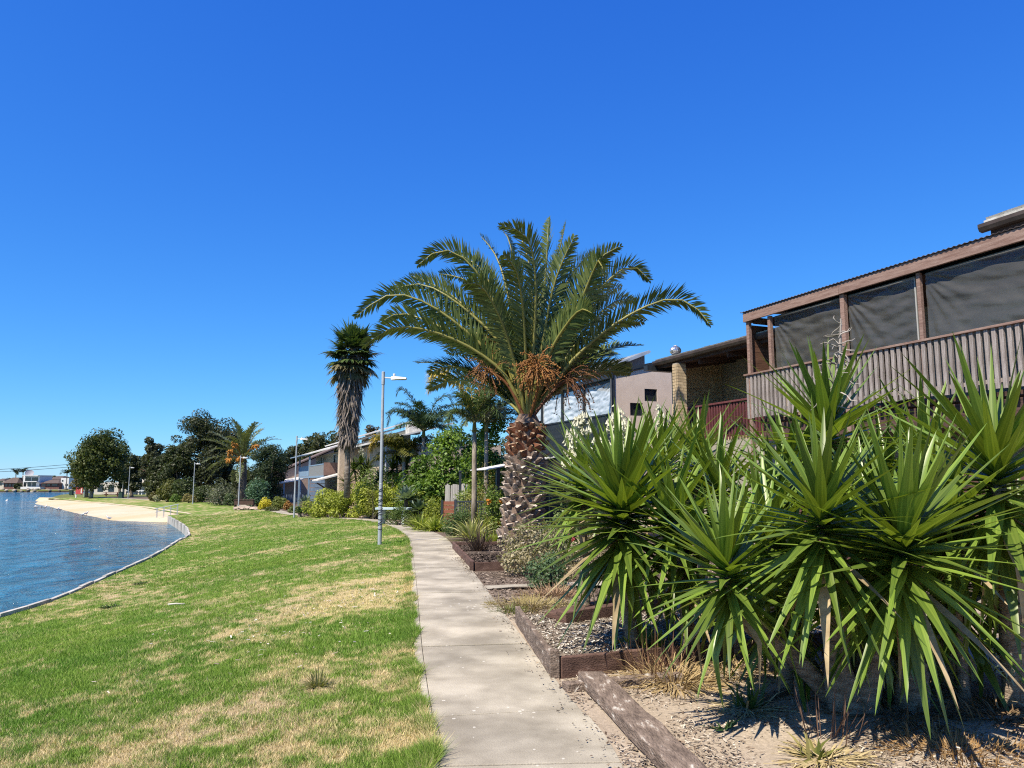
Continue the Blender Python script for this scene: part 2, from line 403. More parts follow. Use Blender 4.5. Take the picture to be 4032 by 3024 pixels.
# ---- footpath: bed and single slabs
CONC = pmat('concrete', (.40, .355, .275), (.54, .490, .390), 2.2, .9, .35, 90, rnd=.05, detail=10)
def conc_spots():
    m = CONC; t = m.node_tree; N, L = t.nodes, t.links; b = N['Principled BSDF']
    src = b.inputs['Base Color'].links[0].from_socket
    tc = N.new('ShaderNodeTexCoord'); mp = N.new('ShaderNodeMapping'); mp.inputs['Scale'].default_value = (1, .75, 1)
    L.new(tc.outputs['Object'], mp.inputs[0])
    v = N.new('ShaderNodeTexVoronoi'); v.inputs['Scale'].default_value = 13; v.inputs['Randomness'].default_value = 1
    nz = N.new('ShaderNodeTexNoise'); nz.inputs['Scale'].default_value = 60; nz.inputs['Detail'].default_value = 3
    L.new(mp.outputs[0], v.inputs['Vector']); L.new(mp.outputs[0], nz.inputs['Vector'])
    big = N.new('ShaderNodeTexNoise'); big.inputs['Scale'].default_value = .9; L.new(mp.outputs[0], big.inputs['Vector'])
    # lichen flecks: near a cell centre, in patches only, ragged
    s1 = N.new('ShaderNodeMath'); s1.operation = 'MULTIPLY_ADD'; s1.inputs[1].default_value = .16; L.new(nz.outputs['Fac'], s1.inputs[0]); L.new(v.outputs['Distance'], s1.inputs[2])
    th = N.new('ShaderNodeMapRange'); th.inputs[1].default_value = .36; th.inputs[2].default_value = .66; th.inputs[3].default_value = .05; th.inputs[4].default_value = .30
    L.new(big.outputs['Fac'], th.inputs[0])
    lt = N.new('ShaderNodeMath'); lt.operation = 'LESS_THAN'; L.new(s1.outputs[0], lt.inputs[0]); L.new(th.outputs[0], lt.inputs[1])
    sep = N.new('ShaderNodeSeparateColor'); L.new(v.outputs['Color'], sep.inputs[0])
    gt = N.new('ShaderNodeMath'); gt.operation = 'GREATER_THAN'; gt.inputs[1].default_value = .55; L.new(sep.outputs[0], gt.inputs[0])
    mu = N.new('ShaderNodeMath'); mu.operation = 'MULTIPLY'; L.new(lt.outputs[0], mu.inputs[0]); L.new(gt.outputs[0], mu.inputs[1])
    mu2 = N.new('ShaderNodeMath'); mu2.operation = 'MULTIPLY'; mu2.inputs[1].default_value = .6; L.new(mu.outputs[0], mu2.inputs[0])
    # broad stains
    st = N.new('ShaderNodeTexNoise'); st.inputs['Scale'].default_value = 1.1; st.inputs['Detail'].default_value = 5; L.new(tc.outputs['Object'], st.inputs['Vector'])
    sr = N.new('ShaderNodeMapRange'); sr.inputs[1].default_value = .35; sr.inputs[2].default_value = .65; sr.inputs[3].default_value = .70; sr.inputs[4].default_value = 1.06; L.new(st.outputs['Fac'], sr.inputs[0])
    vm = N.new('ShaderNodeVectorMath'); vm.operation = 'SCALE'; L.new(src, vm.inputs[0]); L.new(sr.outputs[0], vm.inputs['Scale'])
    mx = N.new('ShaderNodeMix'); mx.data_type = 'RGBA'; mx.inputs[7].default_value = (.58, .555, .49, 1)
    L.new(mu2.outputs[0], mx.inputs[0]); L.new(vm.outputs[0], mx.inputs[6]); L.new(mx.outputs[2], b.inputs['Base Color'])
conc_spots()
pl = np.concatenate([[0], np.cumsum(np.linalg.norm(np.diff(PC, axis=0), axis=1))])
s_of_y = lambda y: float(np.interp(y, PC[:, 1], pl))
def pathpt(s, off, dz=0.0):
    x = np.interp(s, pl, PC[:, 0]); y = np.interp(s, pl, PC[:, 1]); nx_ = np.interp(s, pl, PNR[:, 0]); ny_ = np.interp(s, pl, PNR[:, 1])
    return (x + nx_ * off, y + ny_ * off, zpf(y) + dz)
bed = MB(); prev = None
for s in np.arange(s_of_y(-28), s_of_y(126), .8):
    q = [pathpt(s, .01, -.03), pathpt(s, 1.09, -.03)]
    if prev: bed.add([prev[0], prev[1], q[1], q[0]], [(0, 1, 2, 3)])
    prev = q
footpath = tag(bed.build('footpath', pmat('joint_dirt', (.12, .10, .075), (.20, .165, .12), 20, .95)), kind='structure')
joints = [s_of_y(y) for y in (-28, -20, -12, -6, -3, -1, 1.0, 2.4, 3.4, 4.5, 5.4, 7.65, 8.85, 10.1, 11.3, 13.1, 14.6, 16.2, 17.9, 19.5, 21.3)]
rr = random.Random(4)
while joints[-1] < s_of_y(124): joints.append(joints[-1] + rr.uniform(1.5, 2.1) + max(0, (joints[-1] - 80) * .02))
for a, b in zip(joints[:-1], joints[1:]):
    for nm, o0, o1 in (('edging', .0, .075), ('slab', .079, 1.10)):
        mb = MB(); vs = []; k = 4; dz = rr.uniform(-.003, .004)
        for j in range(k + 1):
            s = a + .010 + (b - a - .020) * j / k
            vs += [pathpt(s, o0, -.06), pathpt(s, o1, -.06), pathpt(s, o1, dz), pathpt(s, o0, dz)]
        fs = [(0, 1, 2, 3), tuple(k * 4 + q for q in (3, 2, 1, 0))]
        for j in range(k):
            for q in range(4):
                q2 = (q + 1) % 4; fs.append((j * 4 + q, (j + 1) * 4 + q, (j + 1) * 4 + q2, j * 4 + q2))
        mb.add(vs, [f[::-1] for f in fs]).build(nm, CONC, footpath, bev=.006 if b < s_of_y(14) else 0)

# ---- lake wall: single concrete panels
wall_root = empty('lake_wall', (-10, 15, -1.5), 0, 'pale concrete panel retaining wall along the lake edge of the lawn', 'wall')
WP = catmull(WALL[1:], 10); wl = np.concatenate([[0], np.cumsum(np.linalg.norm(np.diff(WP, axis=0), axis=1))])
WCON = pmat('wall_concrete', (.36, .34, .30), (.60, .58, .53), 2.5, .9, .4, 30, rnd=.18)
s = 0.0
while s < wl[-1] - .9:
    e = s + rr.uniform(.95, 1.25); P = []
    for q in (s + .012, min(e, wl[-1]) - .012):
        x = np.interp(q, wl, WP[:, 0]); y = np.interp(q, wl, WP[:, 1]); P.append(Vector((x, y, 0)))
    d = (P[1] - P[0]).normalized(); nn = Vector((-d.y, d.x, 0)); h = rr.uniform(-.02, .02); lean = nn * rr.uniform(.0, .04)
    th = .045
    p = [P[0] - nn * th, P[1] - nn * th, P[1] + nn * th, P[0] + nn * th]
    o = Vector((-10, 15, -1.5))
    MB().hexa([v + Vector((0, 0, -2.0)) - o for v in p] + [v + lean + Vector((0, 0, -.925 + h)) - o for v in p]).build('wall_panel', WCON, wall_root)
    s = e

# ================================================================== BUILDINGS
PHI = R(22.4); HP = (5.55, 18.0)                      # the row of houses runs along this direction
_ci, _si = math.cos(PHI), math.sin(PHI)
def onu(px, py, u):
    d = ray(px, py); k = HP[0] * _ci + HP[1] * _si + u; t = k / (d[0] * _ci + d[1] * _si)
    X, Y = d[0] * t, d[1] * t
    return -(X - HP[0]) * _si + (Y - HP[1]) * _ci, CAMZ + d[2] * t
def hw(u, v): return (HP[0] + u * _ci - v * _si, HP[1] + u * _si + v * _ci)
TIMBER = pmat('brown_painted_timber', (.24, .145, .115), (.37, .255, .21), 5, .8, .35, 30, (6, .6, 6), rnd=.1, c3=(.42, .33, .29))
GREYTIMBER = pmat('weathered_timber', (.26, .22, .20), (.43, .385, .36), 7, .9, .5, 40, (8, 8, .5), rnd=.14)
MAROON = pmat('maroon_paint', (.115, .035, .04), (.17, .06, .062), 6, .6, .2, 40, (5, 5, .6), rnd=.1)
DARKTIMBER = pmat('dark_timber', (.06, .035, .028), (.13, .075, .06), 4, .85, .4, 30, (6, .5, 6), rnd=.15)
DARK = pmat('dark_interior', (.02, .018, .016), (.035, .03, .026), 3, .9)
CHAR = pmat('charcoal_metal', (.022, .028, .034), (.040, .048, .056), 8, .45, rnd=.05)
CREAM = pmat('cream_brick', (.56, .43, .27), (.70, .56, .37), 9, .9, .5, 60, rnd=.13)
MORTAR = pmat('mortar', (.36, .32, .26), (.46, .42, .35), 15, .95, .3, 80)
TANB = pmat('tan_brick', (.48, .38, .27), (.62, .50, .38), 9, .9, .4, 60, rnd=.12)
GUT = pmat('brown_gutter', (.055, .040, .032), (.10, .075, .062), 3, .5, .1, 20)
TILE = pmat('pale_tile', (.42, .40, .36), (.64, .62, .57), 5, .85, .3, 30, rnd=.12)
RENDER_ = pmat('rendered_wall', (.74, .605, .50), (.82, .68, .57), 1.6, .9, .25, 120, detail=8)
ZINC = pmat('roof_metal', (.50, .51, .52), (.66, .67, .68), 2, .42, .1, 10, metal=.4)
WHITE = pmat('white_paint', (.72, .72, .70), (.82, .82, .80), 3, .55)
def blind_mat(name, tint, op, rough=.18):
    tint = tuple(q * ALB for q in tint)
    m, t, b = _nm(name); N, L = t.nodes, t.links
    b.inputs['Roughness'].default_value = rough; b.inputs['Specular IOR Level'].default_value = .6
    tc = N.new('ShaderNodeTexCoord'); nz = N.new('ShaderNodeTexNoise'); nz.inputs['Scale'].default_value = 3.0; nz.inputs['Detail'].default_value = 6
    L.new(tc.outputs['Object'], nz.inputs['Vector'])
    cr = N.new('ShaderNodeValToRGB'); cr.color_ramp.elements[0].position = .3; cr.color_ramp.elements[1].position = .75
    cr.color_ramp.elements[0].color = (*[c * .85 for c in tint], 1); cr.color_ramp.elements[1].color = (*[min(1, c * 1.1) for c in tint], 1)
    L.new(nz.outputs['Fac'], cr.inputs[0]); L.new(cr.outputs[0], b.inputs['Base Color'])
    b.inputs['Alpha'].default_value = op
    return m
BLIND = blind_mat('clear_plastic_blind', (.190, .192, .182), .42, .10)
WBLIND = blind_mat('pale_plastic_blind', (.62, .66, .68), .86, .3)
def wrinkle(name, u, v0, v1, z0, z1, mat, parent, seed, amp=.035, nu=90, nz=60):
    a = np.linspace(0, 1, nu); b = np.linspace(0, 1, nz); A, B = np.meshgrid(a, b)
    W = abs(v1 - v0)
    d = amp * (fbm(A * W * 2.2 + B * 2.5 + seed, B * 3.0 - A * 1.4 + seed, seed, 3) + .5 * fbm(A * 2 + seed, B * 9 + A * 3, seed + 3, 3) + .35 * np.sin((A * 1.6 + B * 2.4) * 7 + seed) * np.exp(-((A - .15) ** 2 + (B - .95) ** 2) * 6))
    fan_ = np.arctan2(1.05 - B, A * W + .12); d = d + .012 * np.sin(fan_ * 26 + seed) * np.exp(-((A * W) ** 2 + (1 - B) ** 2) * .9) + .007 * np.sin(B * 31 + 2.2 * np.sin(A * 5 + seed)) * sm(A * 1.5)
    d *= np.minimum(1, 8 * np.minimum(A, 1 - A)) * .7 + .3
    V = np.stack([u + d, v0 + (v1 - v0) * A, z0 + (z1 - z0) * B], -1).reshape(-1, 3)
    i = np.arange(nz - 1)[:, None] * nu + np.arange(nu - 1)[None, :]
    F = np.stack([i, i + 1, i + nu + 1, i + nu], -1).reshape(-1, 4)
    return raw(name, V, F, mat, parent, None, True)
def bricks(parent, axis, fixed, a0, a1, z0, z1, mat, bl=.235, bh=.083, th=.02, sign=-1, limit=300):
    """single bricks standing proud of a wall plane; axis 'v': wall plane u=fixed running along v"""
    me = MB().box(-(bl - .012) / 2, (bl - .012) / 2, -th, th, 0, bh - .012).mesh('brick')
    half = MB().box(-(bl / 2 - .012) / 2, (bl / 2 - .012) / 2, -th, th, 0, bh - .012).mesh('brick')
    row = 0; z = z0; n = 0
    while z + bh * .6 < z1:
        a = a0 + (0 if row % 2 == 0 else bl / 2)
        items = [] if row % 2 == 0 else [(a0 + bl / 4, half)]
        while a + bl <= a1 + .01: items.append((a + bl / 2, me)); a += bl
        if a + bl / 2 <= a1 + .02: items.append((a + bl / 4, half))
        for p, m_ in items:
            if n >= limit: return
            o = link('brick', m_, mat, parent); n += 1
            if axis == 'v': o.location = (fixed, p, z); o.rotation_euler = (0, 0, R(90))
            else: o.location = (p, fixed, z)
        z += bh; row += 1

# ---------------- house nearest on the right: two storeys, timber balcony with plastic blinds
A = empty('townhouse', (HP[0], HP[1], 0), PHI, 'two storey townhouse with brown timber balcony and clear plastic blinds at right edge', 'house')
wallA = MB().box(2.4, 9.0, -14, -.05, 0, 5.5).build('wall', MORTAR, A)
bricks(wallA, 'v', 2.4, -8.0, -2.2, 2.25, 3.75, CREAM, limit=300)
MB().box(.25, 2.38, -14, -.12, 2.96, 3.05).build('balcony_floor', DARKTIMBER, A)
MB().box(.16, 2.39, -14, -.1, 5.32, 5.35).build('ceiling', DARKTIMBER, A)
MB().box(.18, .26, -14, -.3, 2.52, 2.92).build('bearer', DARKTIMBER, A, bev=.006)
MB().box(.9, .98, -14, -.3, 2.62, 2.92).build('bearer', DARKTIMBER, A)
vj = onu(3323, 1400, 0)[0]
MB().box(-.055, 0, vj + .004, 0, 5.36, 5.575).build('fascia_board', TIMBER, A, bev=.004)
MB().box(-.055, 0, -14, vj - .004, 5.365, 5.58).build('fascia_board', TIMBER, A, bev=.004)
MB().box(.004, 2.38, -.045, .0, 5.36, 5.5).build('end_beam', TIMBER, A)
def roof_sheet(name, u0, u1, v0, v1, z0, z1, pitch_, amp, mat, parent, along='v', steps=3):
    """corrugated sheet: ribs run from (u0,z0) to (u1,z1), waves repeat along v (or the other way round)"""
    n = max(8, int(abs((v1 - v0) if along == 'v' else (u1 - u0)) / pitch_ * 4)); V = []; F = []
    for i in range(n + 1):
        t = i / n; wv = amp * math.sin(2 * math.pi * i / 4)
        if along == 'v':
            v = v0 + (v1 - v0) * t; V += [(u0, v, z0 + wv), (u1, v, z1 + wv)]
        else:
            u = u0 + (u1 - u0) * t; z = z0 + (z1 - z0) * t; V += [(u, v0, z + wv), (u, v1, z + wv)]
    for i in range(n): F.append((2 * i, 2 * i + 1, 2 * i + 3, 2 * i + 2))
    o = raw(name, V, F, mat, parent, None, True)
    sl_ = o.modifiers.new('thick', 'SOLIDIFY'); sl_.thickness = .006
    return o
roof_sheet('verandah_roof', -.085, 3.2, -14, .06, 5.60, 5.80, .10, .011, pmat('dark_roof_sheet', (.10, .08, .075), (.17, .14, .13), 3, .6), A)
for px, u, w_ in ((2953, .04, .09), (3038, .05, .085), (3333, .05, .10), (3640, .06, .075)):
    v = onu(px, 1400, u)[0]
    MB().box(u - w_ / 2, u + w_ / 2, v - w_ / 2, v + w_ / 2, 0 if px in (2953, 3333) else 3.06, 5.357).build('post', TIMBER if px != 2953 else TIMBER, A, bev=.005)
for v in (-7.6, -10.8):
    MB().box(-.0, .1, v - .05, v + .05, 0, 5.357).build('post', TIMBER, A, bev=.005)
MB().box(-.055, .055, -14, .06, 4.075, 4.115).build('top_rail', TIMBER, A, bev=.004)
MB().box(.035, .075, -14, .02, 3.18, 3.25).build('lower_rail', GREYTIMBER, A)
bme = MB().box(-.022, .022, -.035, .035, 3.07, 4.07).mesh('baluster')
k = 0; v = -.03
while v > -11.5:
    o = link('baluster', bme, GREYTIMBER, A, (0.0, v, rr.uniform(-.012, .012))); o.rotation_euler = (0, 0, rr.uniform(-.05, .05)); v -= .132
pv = [onu(3042, 1400, .08)[0] - .08, onu(3323, 1400, .08)[0], onu(3348, 1400, .08)[0], onu(3620, 1400, .08)[0], onu(3660, 1400, .08)[0], -7.5]
for q in range(3):
    wrinkle('plastic_blind', .11, pv[2 * q], pv[2 * q + 1], 4.12, 5.30, BLIND, A, 7 + q * 5, amp=.030)
    MB().box(.10, .12, pv[2 * q + 1] - .0, pv[2 * q + 1] + .025, 4.13, 5.3).build('blind_edge_strip', pmat('pale_strip', (.45, .45, .43)), A)
    MB().tube([(.13, pv[2 * q], 5.315), (.13, pv[2 * q + 1], 5.315)], .03, 8).build('blind_roller', pmat('grey_roller', (.25, .25, .25)), A, smooth=True)
wrinkle('plastic_blind', .11, -7.75, -10.7, 4.12, 5.30, BLIND, A, 31, amp=.03)
# things behind the blinds: window, door leaf
MB().box(2.34, 2.37, -2.6, -1.3, 3.1, 5.1).build('glass_door', pmat('glass_dark', (.02, .025, .03), None, 3, .08, spec=.8), A)
MB().box(2.32, 2.375, -5.4, -3.9, 3.1, 5.1).build('curtain', pmat('curtain', (.30, .28, .24), (.36, .34, .30), 3, .9, stretch=(1, 8, .3)), A)
# end screen of boards
for q in range(9):
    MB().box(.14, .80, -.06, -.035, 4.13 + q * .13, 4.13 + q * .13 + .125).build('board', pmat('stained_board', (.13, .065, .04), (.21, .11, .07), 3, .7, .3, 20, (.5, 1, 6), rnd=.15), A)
# main roof end above the verandah
v0 = onu(3862, 915, .05)[0]
mb = MB(); prof = [(.0, 5.80), (.03, 5.74), (.10, 5.725), (.14, 5.76), (.14, 5.86), (.12, 5.86), (.115, 5.78), (.03, 5.76), (.015, 5.86), (0, 5.86)]
n_ = len(prof); mb.add([(u - .02, v, z) for v in (v0, -14) for u, z in prof], [(i, (i + 1) % n_, n_ + (i + 1) % n_, n_ + i) for i in range(n_)] + [tuple(range(n_))])
mb.build('gutter', GUT, A)
MB().box(.125, 1.5, -14, v0 - .12, 5.64, 5.84).build('eave_board', DARKTIMBER, A)
roofA = MB().hexa([(.0, -14, 5.862), (5, -14, 7.58), (5, v0 - .1, 7.58), (.0, v0 - .1, 5.862), (.0, -14, 5.90), (5, -14, 7.63), (5, v0 - .1, 7.63), (.0, v0 - .1, 5.90)]).build('roof', TILE, A)
tme = MB().hexa([(0, 0, 0), (.40, 0, .14), (.40, .29, .14), (0, .29, 0), (-.02, 0, .05), (.40, 0, .165), (.40, .29, .165), (-.02, .29, .05)]).mesh('roof_tile')
for q in range(26):
    for r_ in range(3):
        o = link('roof_tile', tme, TILE, roofA, (.03 + r_ * .36, v0 - .42 - q * .30 + (r_ % 2) * .03, 5.895 + r_ * .126 + rr.uniform(0, .012)))

# ---------------- second house: cream brick, deep eave, maroon railing
B_ = empty('brick_house', (*hw(0, 0), 0), PHI, 'cream brick house with maroon balcony railing and dark deep eave', 'house')
MB().box(1.0, 8.0, .25, 4.28, 0, 2.68).build('lower_wall', MORTAR, B_)
wb = MB().box(2.6, 8.0, .0, 4.28, 2.70, 5.40).build('recess_wall', MORTAR, B_)
bricks(wb, 'v', 2.6, .1, 4.2, 3.35, 5.0, CREAM, limit=300)
MB().box(1.0, 2.58, .0, 4.28, 2.684, 2.78).build('balcony_floor', CREAM, B_)  # pale colour picked so the floor bounces light into the recess
pw_ = MB().hexa([(.93, 4.30, 0), (2.9, 4.30, 0), (2.9, 4.47, 0), (.93, 4.47, 0), (.93, 4.30, 4.94), (2.9, 4.30, 5.26), (2.9, 4.47, 5.26), (.93, 4.47, 4.94)]).build('pier', CREAM, B_)
bricks(pw_, 'u', 4.30, .95, 2.6, 2.6, 4.90, CREAM, limit=160)
pf_ = MB().box(.22, .52, 3.17, 3.36, 0, 4.865).build('pier', MORTAR, B_)
bricks(pf_, 'u', 3.17, .22, .52, 2.6, 4.85, CREAM, bl=.20, limit=60)
bricks(pf_, 'v', .22, 3.17, 3.36, 2.6, 4.85, CREAM, bl=.19, limit=60)
# inner brick return seen beyond the railing
MB().box(1.0, 2.58, -.25, -.05, 2.7, 5.2).build('side_wall', CREAM, B_)
MB().box(.0, .9, 4.30, 4.5, 4.8, 4.95).build('eave_bracket', CHAR, B_)
v0, v1 = .1, 4.36
mb = MB(); mb.add([(.2 + u, v, 4.99 + z - 5.80 + .02) for v in (-1.0, v1) for u, z in prof], [(i, (i + 1) % n_, n_ + (i + 1) % n_, n_ + i) for i in range(n_)] + [tuple(range(n_))[::-1], tuple(n_ + i for i in range(n_))])
mb.build('gutter', GUT, B_)
MB().hexa([(.345, -1.0, 4.86), (2.59, -1.0, 5.22), (2.59, v1, 5.22), (.345, v1, 4.86), (.345, -1.0, 5.02), (2.59, -1.0, 5.40), (2.59, v1, 5.40), (.345, v1, 5.02)]).build('soffit', DARKTIMBER, B_)
for v in (1.2, 2.4, 3.6):
    MB().bar((.4, v, 4.80), (2.55, v, 5.15), .06, .14).build('rafter', DARKTIMBER, B_)
rb = MB().hexa([(.30, -1.0, 5.03), (6.5, -1.0, 6.1), (6.5, v1 + .05, 6.1), (.30, v1 + .05, 5.03), (.30, -1.0, 5.07), (6.5, -1.0, 6.14), (6.5, v1 + .05, 6.14), (.30, v1 + .05, 5.07)]).build('roof', TILE, B_)
tmeB = MB().hexa([(0, 0, 0), (.40, 0, .07), (.40, .28, .07), (0, .28, 0), (-.02, 0, .045), (.40, 0, .095), (.40, .28, .095), (-.02, .28, .045)]).mesh('roof_tile')
for q in range(18):
    for r_ in range(4):
        link('roof_tile', tmeB, TILE, rb, (.29 + r_ * .38, -.9 + q * .29, 5.072 + r_ * .066 + rr.uniform(0, .008)))
MB().box(1.9, 4.0, .6, 2.6, 5.42, 5.47).build('solar_panel', CHAR, B_).rotation_euler = (0, 0, 0)
va, vb = onu(2938, 1571, 1.0)[0] - .6, onu(2694, 1607, 1.0)[0] + .1
MB().box(.95, 1.05, va, vb + .1, 3.67, 3.72).build('top_rail', MAROON, B_, bev=.004)
MB().box(1.02, 1.05, va, vb + .1, 2.86, 2.94).build('lower_rail', MAROON, B_)
bme2 = MB().box(-.018, .018, -.032, .032, 2.72, 3.668).mesh('baluster')
v = va
while v < vb: link('baluster', bme2, MAROON, B_, (1.0, v, 0)); v += .118
MB().box(.96, 1.3, vb + .12, 4.29, 2.7, 3.72).build('corner_block', CREAM, B_)
# spinning roof vent
vv = empty('roof_vent', (*at(2660, 1400, 23.0).xy, 5.20), 0, 'silver spinning roof ventilator on the cream brick house', 'roof vent')
MB().lathe([(.13, -.1), (.13, .16), (.17, .17), (.17, .20)], 18).build('collar', ZINC, vv, smooth=False)
MB().lathe([(.12, .20), (.12, .26)], 14).build('bearing_drum', CHAR, vv)
fin = MB()
fv = []; ff = []
for j in range(9):
    a = j / 8; ph = a * math.pi; r = .155 * math.sin(ph) ** .6 + .02; z = .20 + .30 * a
    fv += [(r, -.02, z), (r * .86, .035, z)]
for j in range(8): ff.append((2 * j, 2 * j + 1, 2 * j + 3, 2 * j + 2))
fin.add(fv, ff); fme = fin.mesh('fin', True)
for j in range(18):
    o = link('fin', fme, pmat('bright_metal', (.70, .71, .72), (.82, .83, .84), 3, .25, metal=.85), vv); o.rotation_euler = (0, 0, j * math.pi / 9)
MB().lathe([(.06, .495), (.05, .51), (.01, .515)], 12).build('cap', ZINC, vv)

# ---------------- third house: rendered end wall, white blinds, charcoal cladding
C_ = empty('rendered_house', (*hw(.5, 7.15), -.01), PHI, 'grey rendered house with two small square windows, behind the white yucca flowers', 'house')
def hexwall(name, mat, u0, u1, v0, v1, z0, zt0, zt1, parent):
    return MB().hexa([(u0, v0, z0), (u1, v0, z0), (u1, v1, z0), (u0, v1, z0), (u0, v0, zt0), (u1, v0, zt1), (u1, v1, zt1), (u0, v1, zt0)]).build(name, mat, parent)
# end wall built round its two window openings (local u from 0)
def zt(u): return 5.07 + .22 * u
def seg(u0, u1, z0, z1=None):
    t0, t1 = (zt(u0), zt(u1)) if z1 is None else (z1, z1)
    return [(u0, 0, z0), (u1, 0, z0), (u1, .16, z0), (u0, .16, z0), (u0, 0, t0), (u1, 0, t1), (u1, .16, t1), (u0, .16, t0)]
ew = MB()
W1 = (1.18, 1.67, 4.27, 4.68); W2 = (.62, 1.10, 3.77, 4.19)
for q in (seg(0.06, W2[0], 0), seg(W2[0], W2[1], 0, W2[2]), seg(W2[0], W2[1], W2[3]), seg(W2[1], W1[0], 0), seg(W1[0], W1[1], 0, W1[2]), seg(W1[0], W1[1], W1[3]), seg(W1[1], 4.5, 0)): ew.hexa(q)
ew.build('end_wall', RENDER_, C_)
for a, b, c, d in (W1, W2):
    wf = empty('window', (0, 0, 0)); wf.parent = C_
    for nm, bx in (('frame', (a, b, .03, .10, d - .04, d)), ('frame', (a, b, .03, .10, c, c + .04)), ('frame', (a, a + .04, .03, .10, c + .042, d - .042)), ('frame', (b - .04, b, .03, .10, c + .042, d - .042)), ('pane', (a + .03, b - .03, .07, .075, c + .03, d - .03))):
        MB().box(*bx).build(nm, CHAR if nm == 'frame' else pmat('glass_dark', (.02, .025, .03)), wf)
MB().box(a, b, .15, .16, 3.0, 5).build('inner_lining', DARK, C_)
MB().box(.10, 6.0, .165, 7.6, 0, 2.9).build('core_wall', DARK, C_)
# lake side: charcoal boards below, blinds above
MB().box(-.06, .05, -.03, .09, 0, 5.02).build('corner_post', CHAR, C_, bev=.004)
MB().tube([(-.09, -.02, 0), (-.09, -.02, 5.0)], .035, 8).build('downpipe', CHAR, C_, smooth=True)
x = .10; cme = MB().box(-.015, .015, -.028, .028, 2.6, 3.78).mesh('cladding_rib')
MB().box(.02, .045, .1, 7.4, 2.6, 3.78).build('cladding_backing', CHAR, C_)
v = .13
while v < 7.3: link('cladding_rib', cme, CHAR, C_, (0, v, 0)); v += .085
MB().box(-.04, .06, .1, 7.4, 3.79, 3.84).build('sill', CHAR, C_)
cols = [.09, 2.05, 3.75, 5.55, 7.35]
for q in range(4):
    wrinkle('plastic_blind', .03, cols[q] + .07, cols[q + 1] - .07, 3.85, 4.86, WBLIND, C_, 50 + q, .05)
    MB().box(-.03, .07, cols[q + 1] - .06, cols[q + 1] + .06, 3.845, 4.95).build('blind_post', CHAR, C_)
MB().box(.0, .06, .1, 7.4, 4.87, 5.02).build('head_beam', CHAR, C_)
MB().box(-.14, -.02, -.05, 7.4, 4.96, 5.09).build('gutter', CHAR, C_, bev=.01)
MB().box(.05, 4.5, -.06, .0 - .004, 5.02, 5.12).build('barge_cap', CHAR, C_).rotation_euler = (0, -math.atan(.22), 0)
rc = MB().hexa([(-.02, -.05, 5.10), (4.6, -.05, 6.12), (4.6, 7.6, 6.12), (-.02, 7.6, 5.10), (-.02, -.05, 5.13), (4.6, -.05, 6.15), (4.6, 7.6, 6.15), (-.02, 7.6, 5.13)]).build('roof', CHAR, C_)
# ribbed metal roof rising behind
roof_sheet('ribbed_roof', .6, 3.4, 3.2, 8.6, 5.42, 6.55, .19, .035, pmat('pale_roof_sheet', (.42, .43, .40), (.52, .53, .50), 3, .55), C_)
MB().bar((3.42, 3.15, 6.58), (3.42, 8.6, 6.58), .12, .06).build('ridge_cap', ZINC, C_)
MB().bar((.55, 3.14, 5.42), (3.42, 3.14, 6.57), .05, .12).build('roof_edge_trim', ZINC, C_)
hexwall('gable_wall', TIMBER, .75, 3.3, 3.3, 3.5, 5.0, 5.42, 6.45, C_)

# ---------------- fourth house further along: tan brick, blue balcony, stepped roofs
D_ = empty('tan_brick_house', (*hw(-2, 0), -.55), PHI, 'tan brick two storey house with pale blue balcony behind the fan palm', 'house')
BLUEP = pmat('blue_paint', (.20, .30, .42), (.27, .38, .50), 3, .55)
zb = .55
MB().box(.9, 9, 46.5, 61.5, 0, 4.15 + zb).build('wall', TANB, D_)
MB().box(-.1, 9, 42.6, 43.3, 0, 4.35 + zb).build('wing_wall', TANB, D_)
MB().box(.5, 9, 43.31, 46.48, 0, 4.25 + zb).build('wall', TANB, D_)
MB().box(1.2, 9, 33.5, 42.58, 0, 4.1 + zb).build('wall', TANB, D_)
MB().box(-.6, .88, 46.7, 61.8, 2.05 + zb, 2.2 + zb).build('balcony_floor', BLUEP, D_)
for v in (61.7, 55.0):
    MB().box(-.62, -.48, v - .07, v + .07, 0, 3.95 + zb).build('post', BLUEP, D_)
MB().box(-.6, -.52, 55.1, 61.6, 3.05 + zb, 3.13 + zb).build('top_rail', BLUEP, D_)
bm3 = MB().box(-.03, .03, -.05, .05, 2.2 + zb, 3.05 + zb).mesh('baluster')
for q in range(24): link('baluster', bm3, pmat('grey_paint', (.35, .37, .38)), D_, (-.56, 47.0 + q * .34, 0))
MB().box(-.58, -.54, 55.1, 61.6, 2.22 + zb, 3.04 + zb).build('balcony_panel', BLUEP, D_)
MB().box(-.6, -.5, 46.9, 55, 3.05 + zb, 3.13 + zb).build('top_rail', BLUEP, D_)
MB().box(-.6, .8, 46.6, 46.68, 2.2 + zb, 3.2 + zb).build('side_screen', pmat('brown_panel', (.22, .13, .11), (.30, .19, .16), 3, .7), D_)
mb = MB()
for q in range(7): mb.box(-.45, -.40, 47, 54.8, .1 + q * .34, .1 + q * .34 + .28)
mb.build('lower_screen', pmat('blue_grey_screen', (.10, .14, .20), (.16, .22, .30), 2, .6), D_)
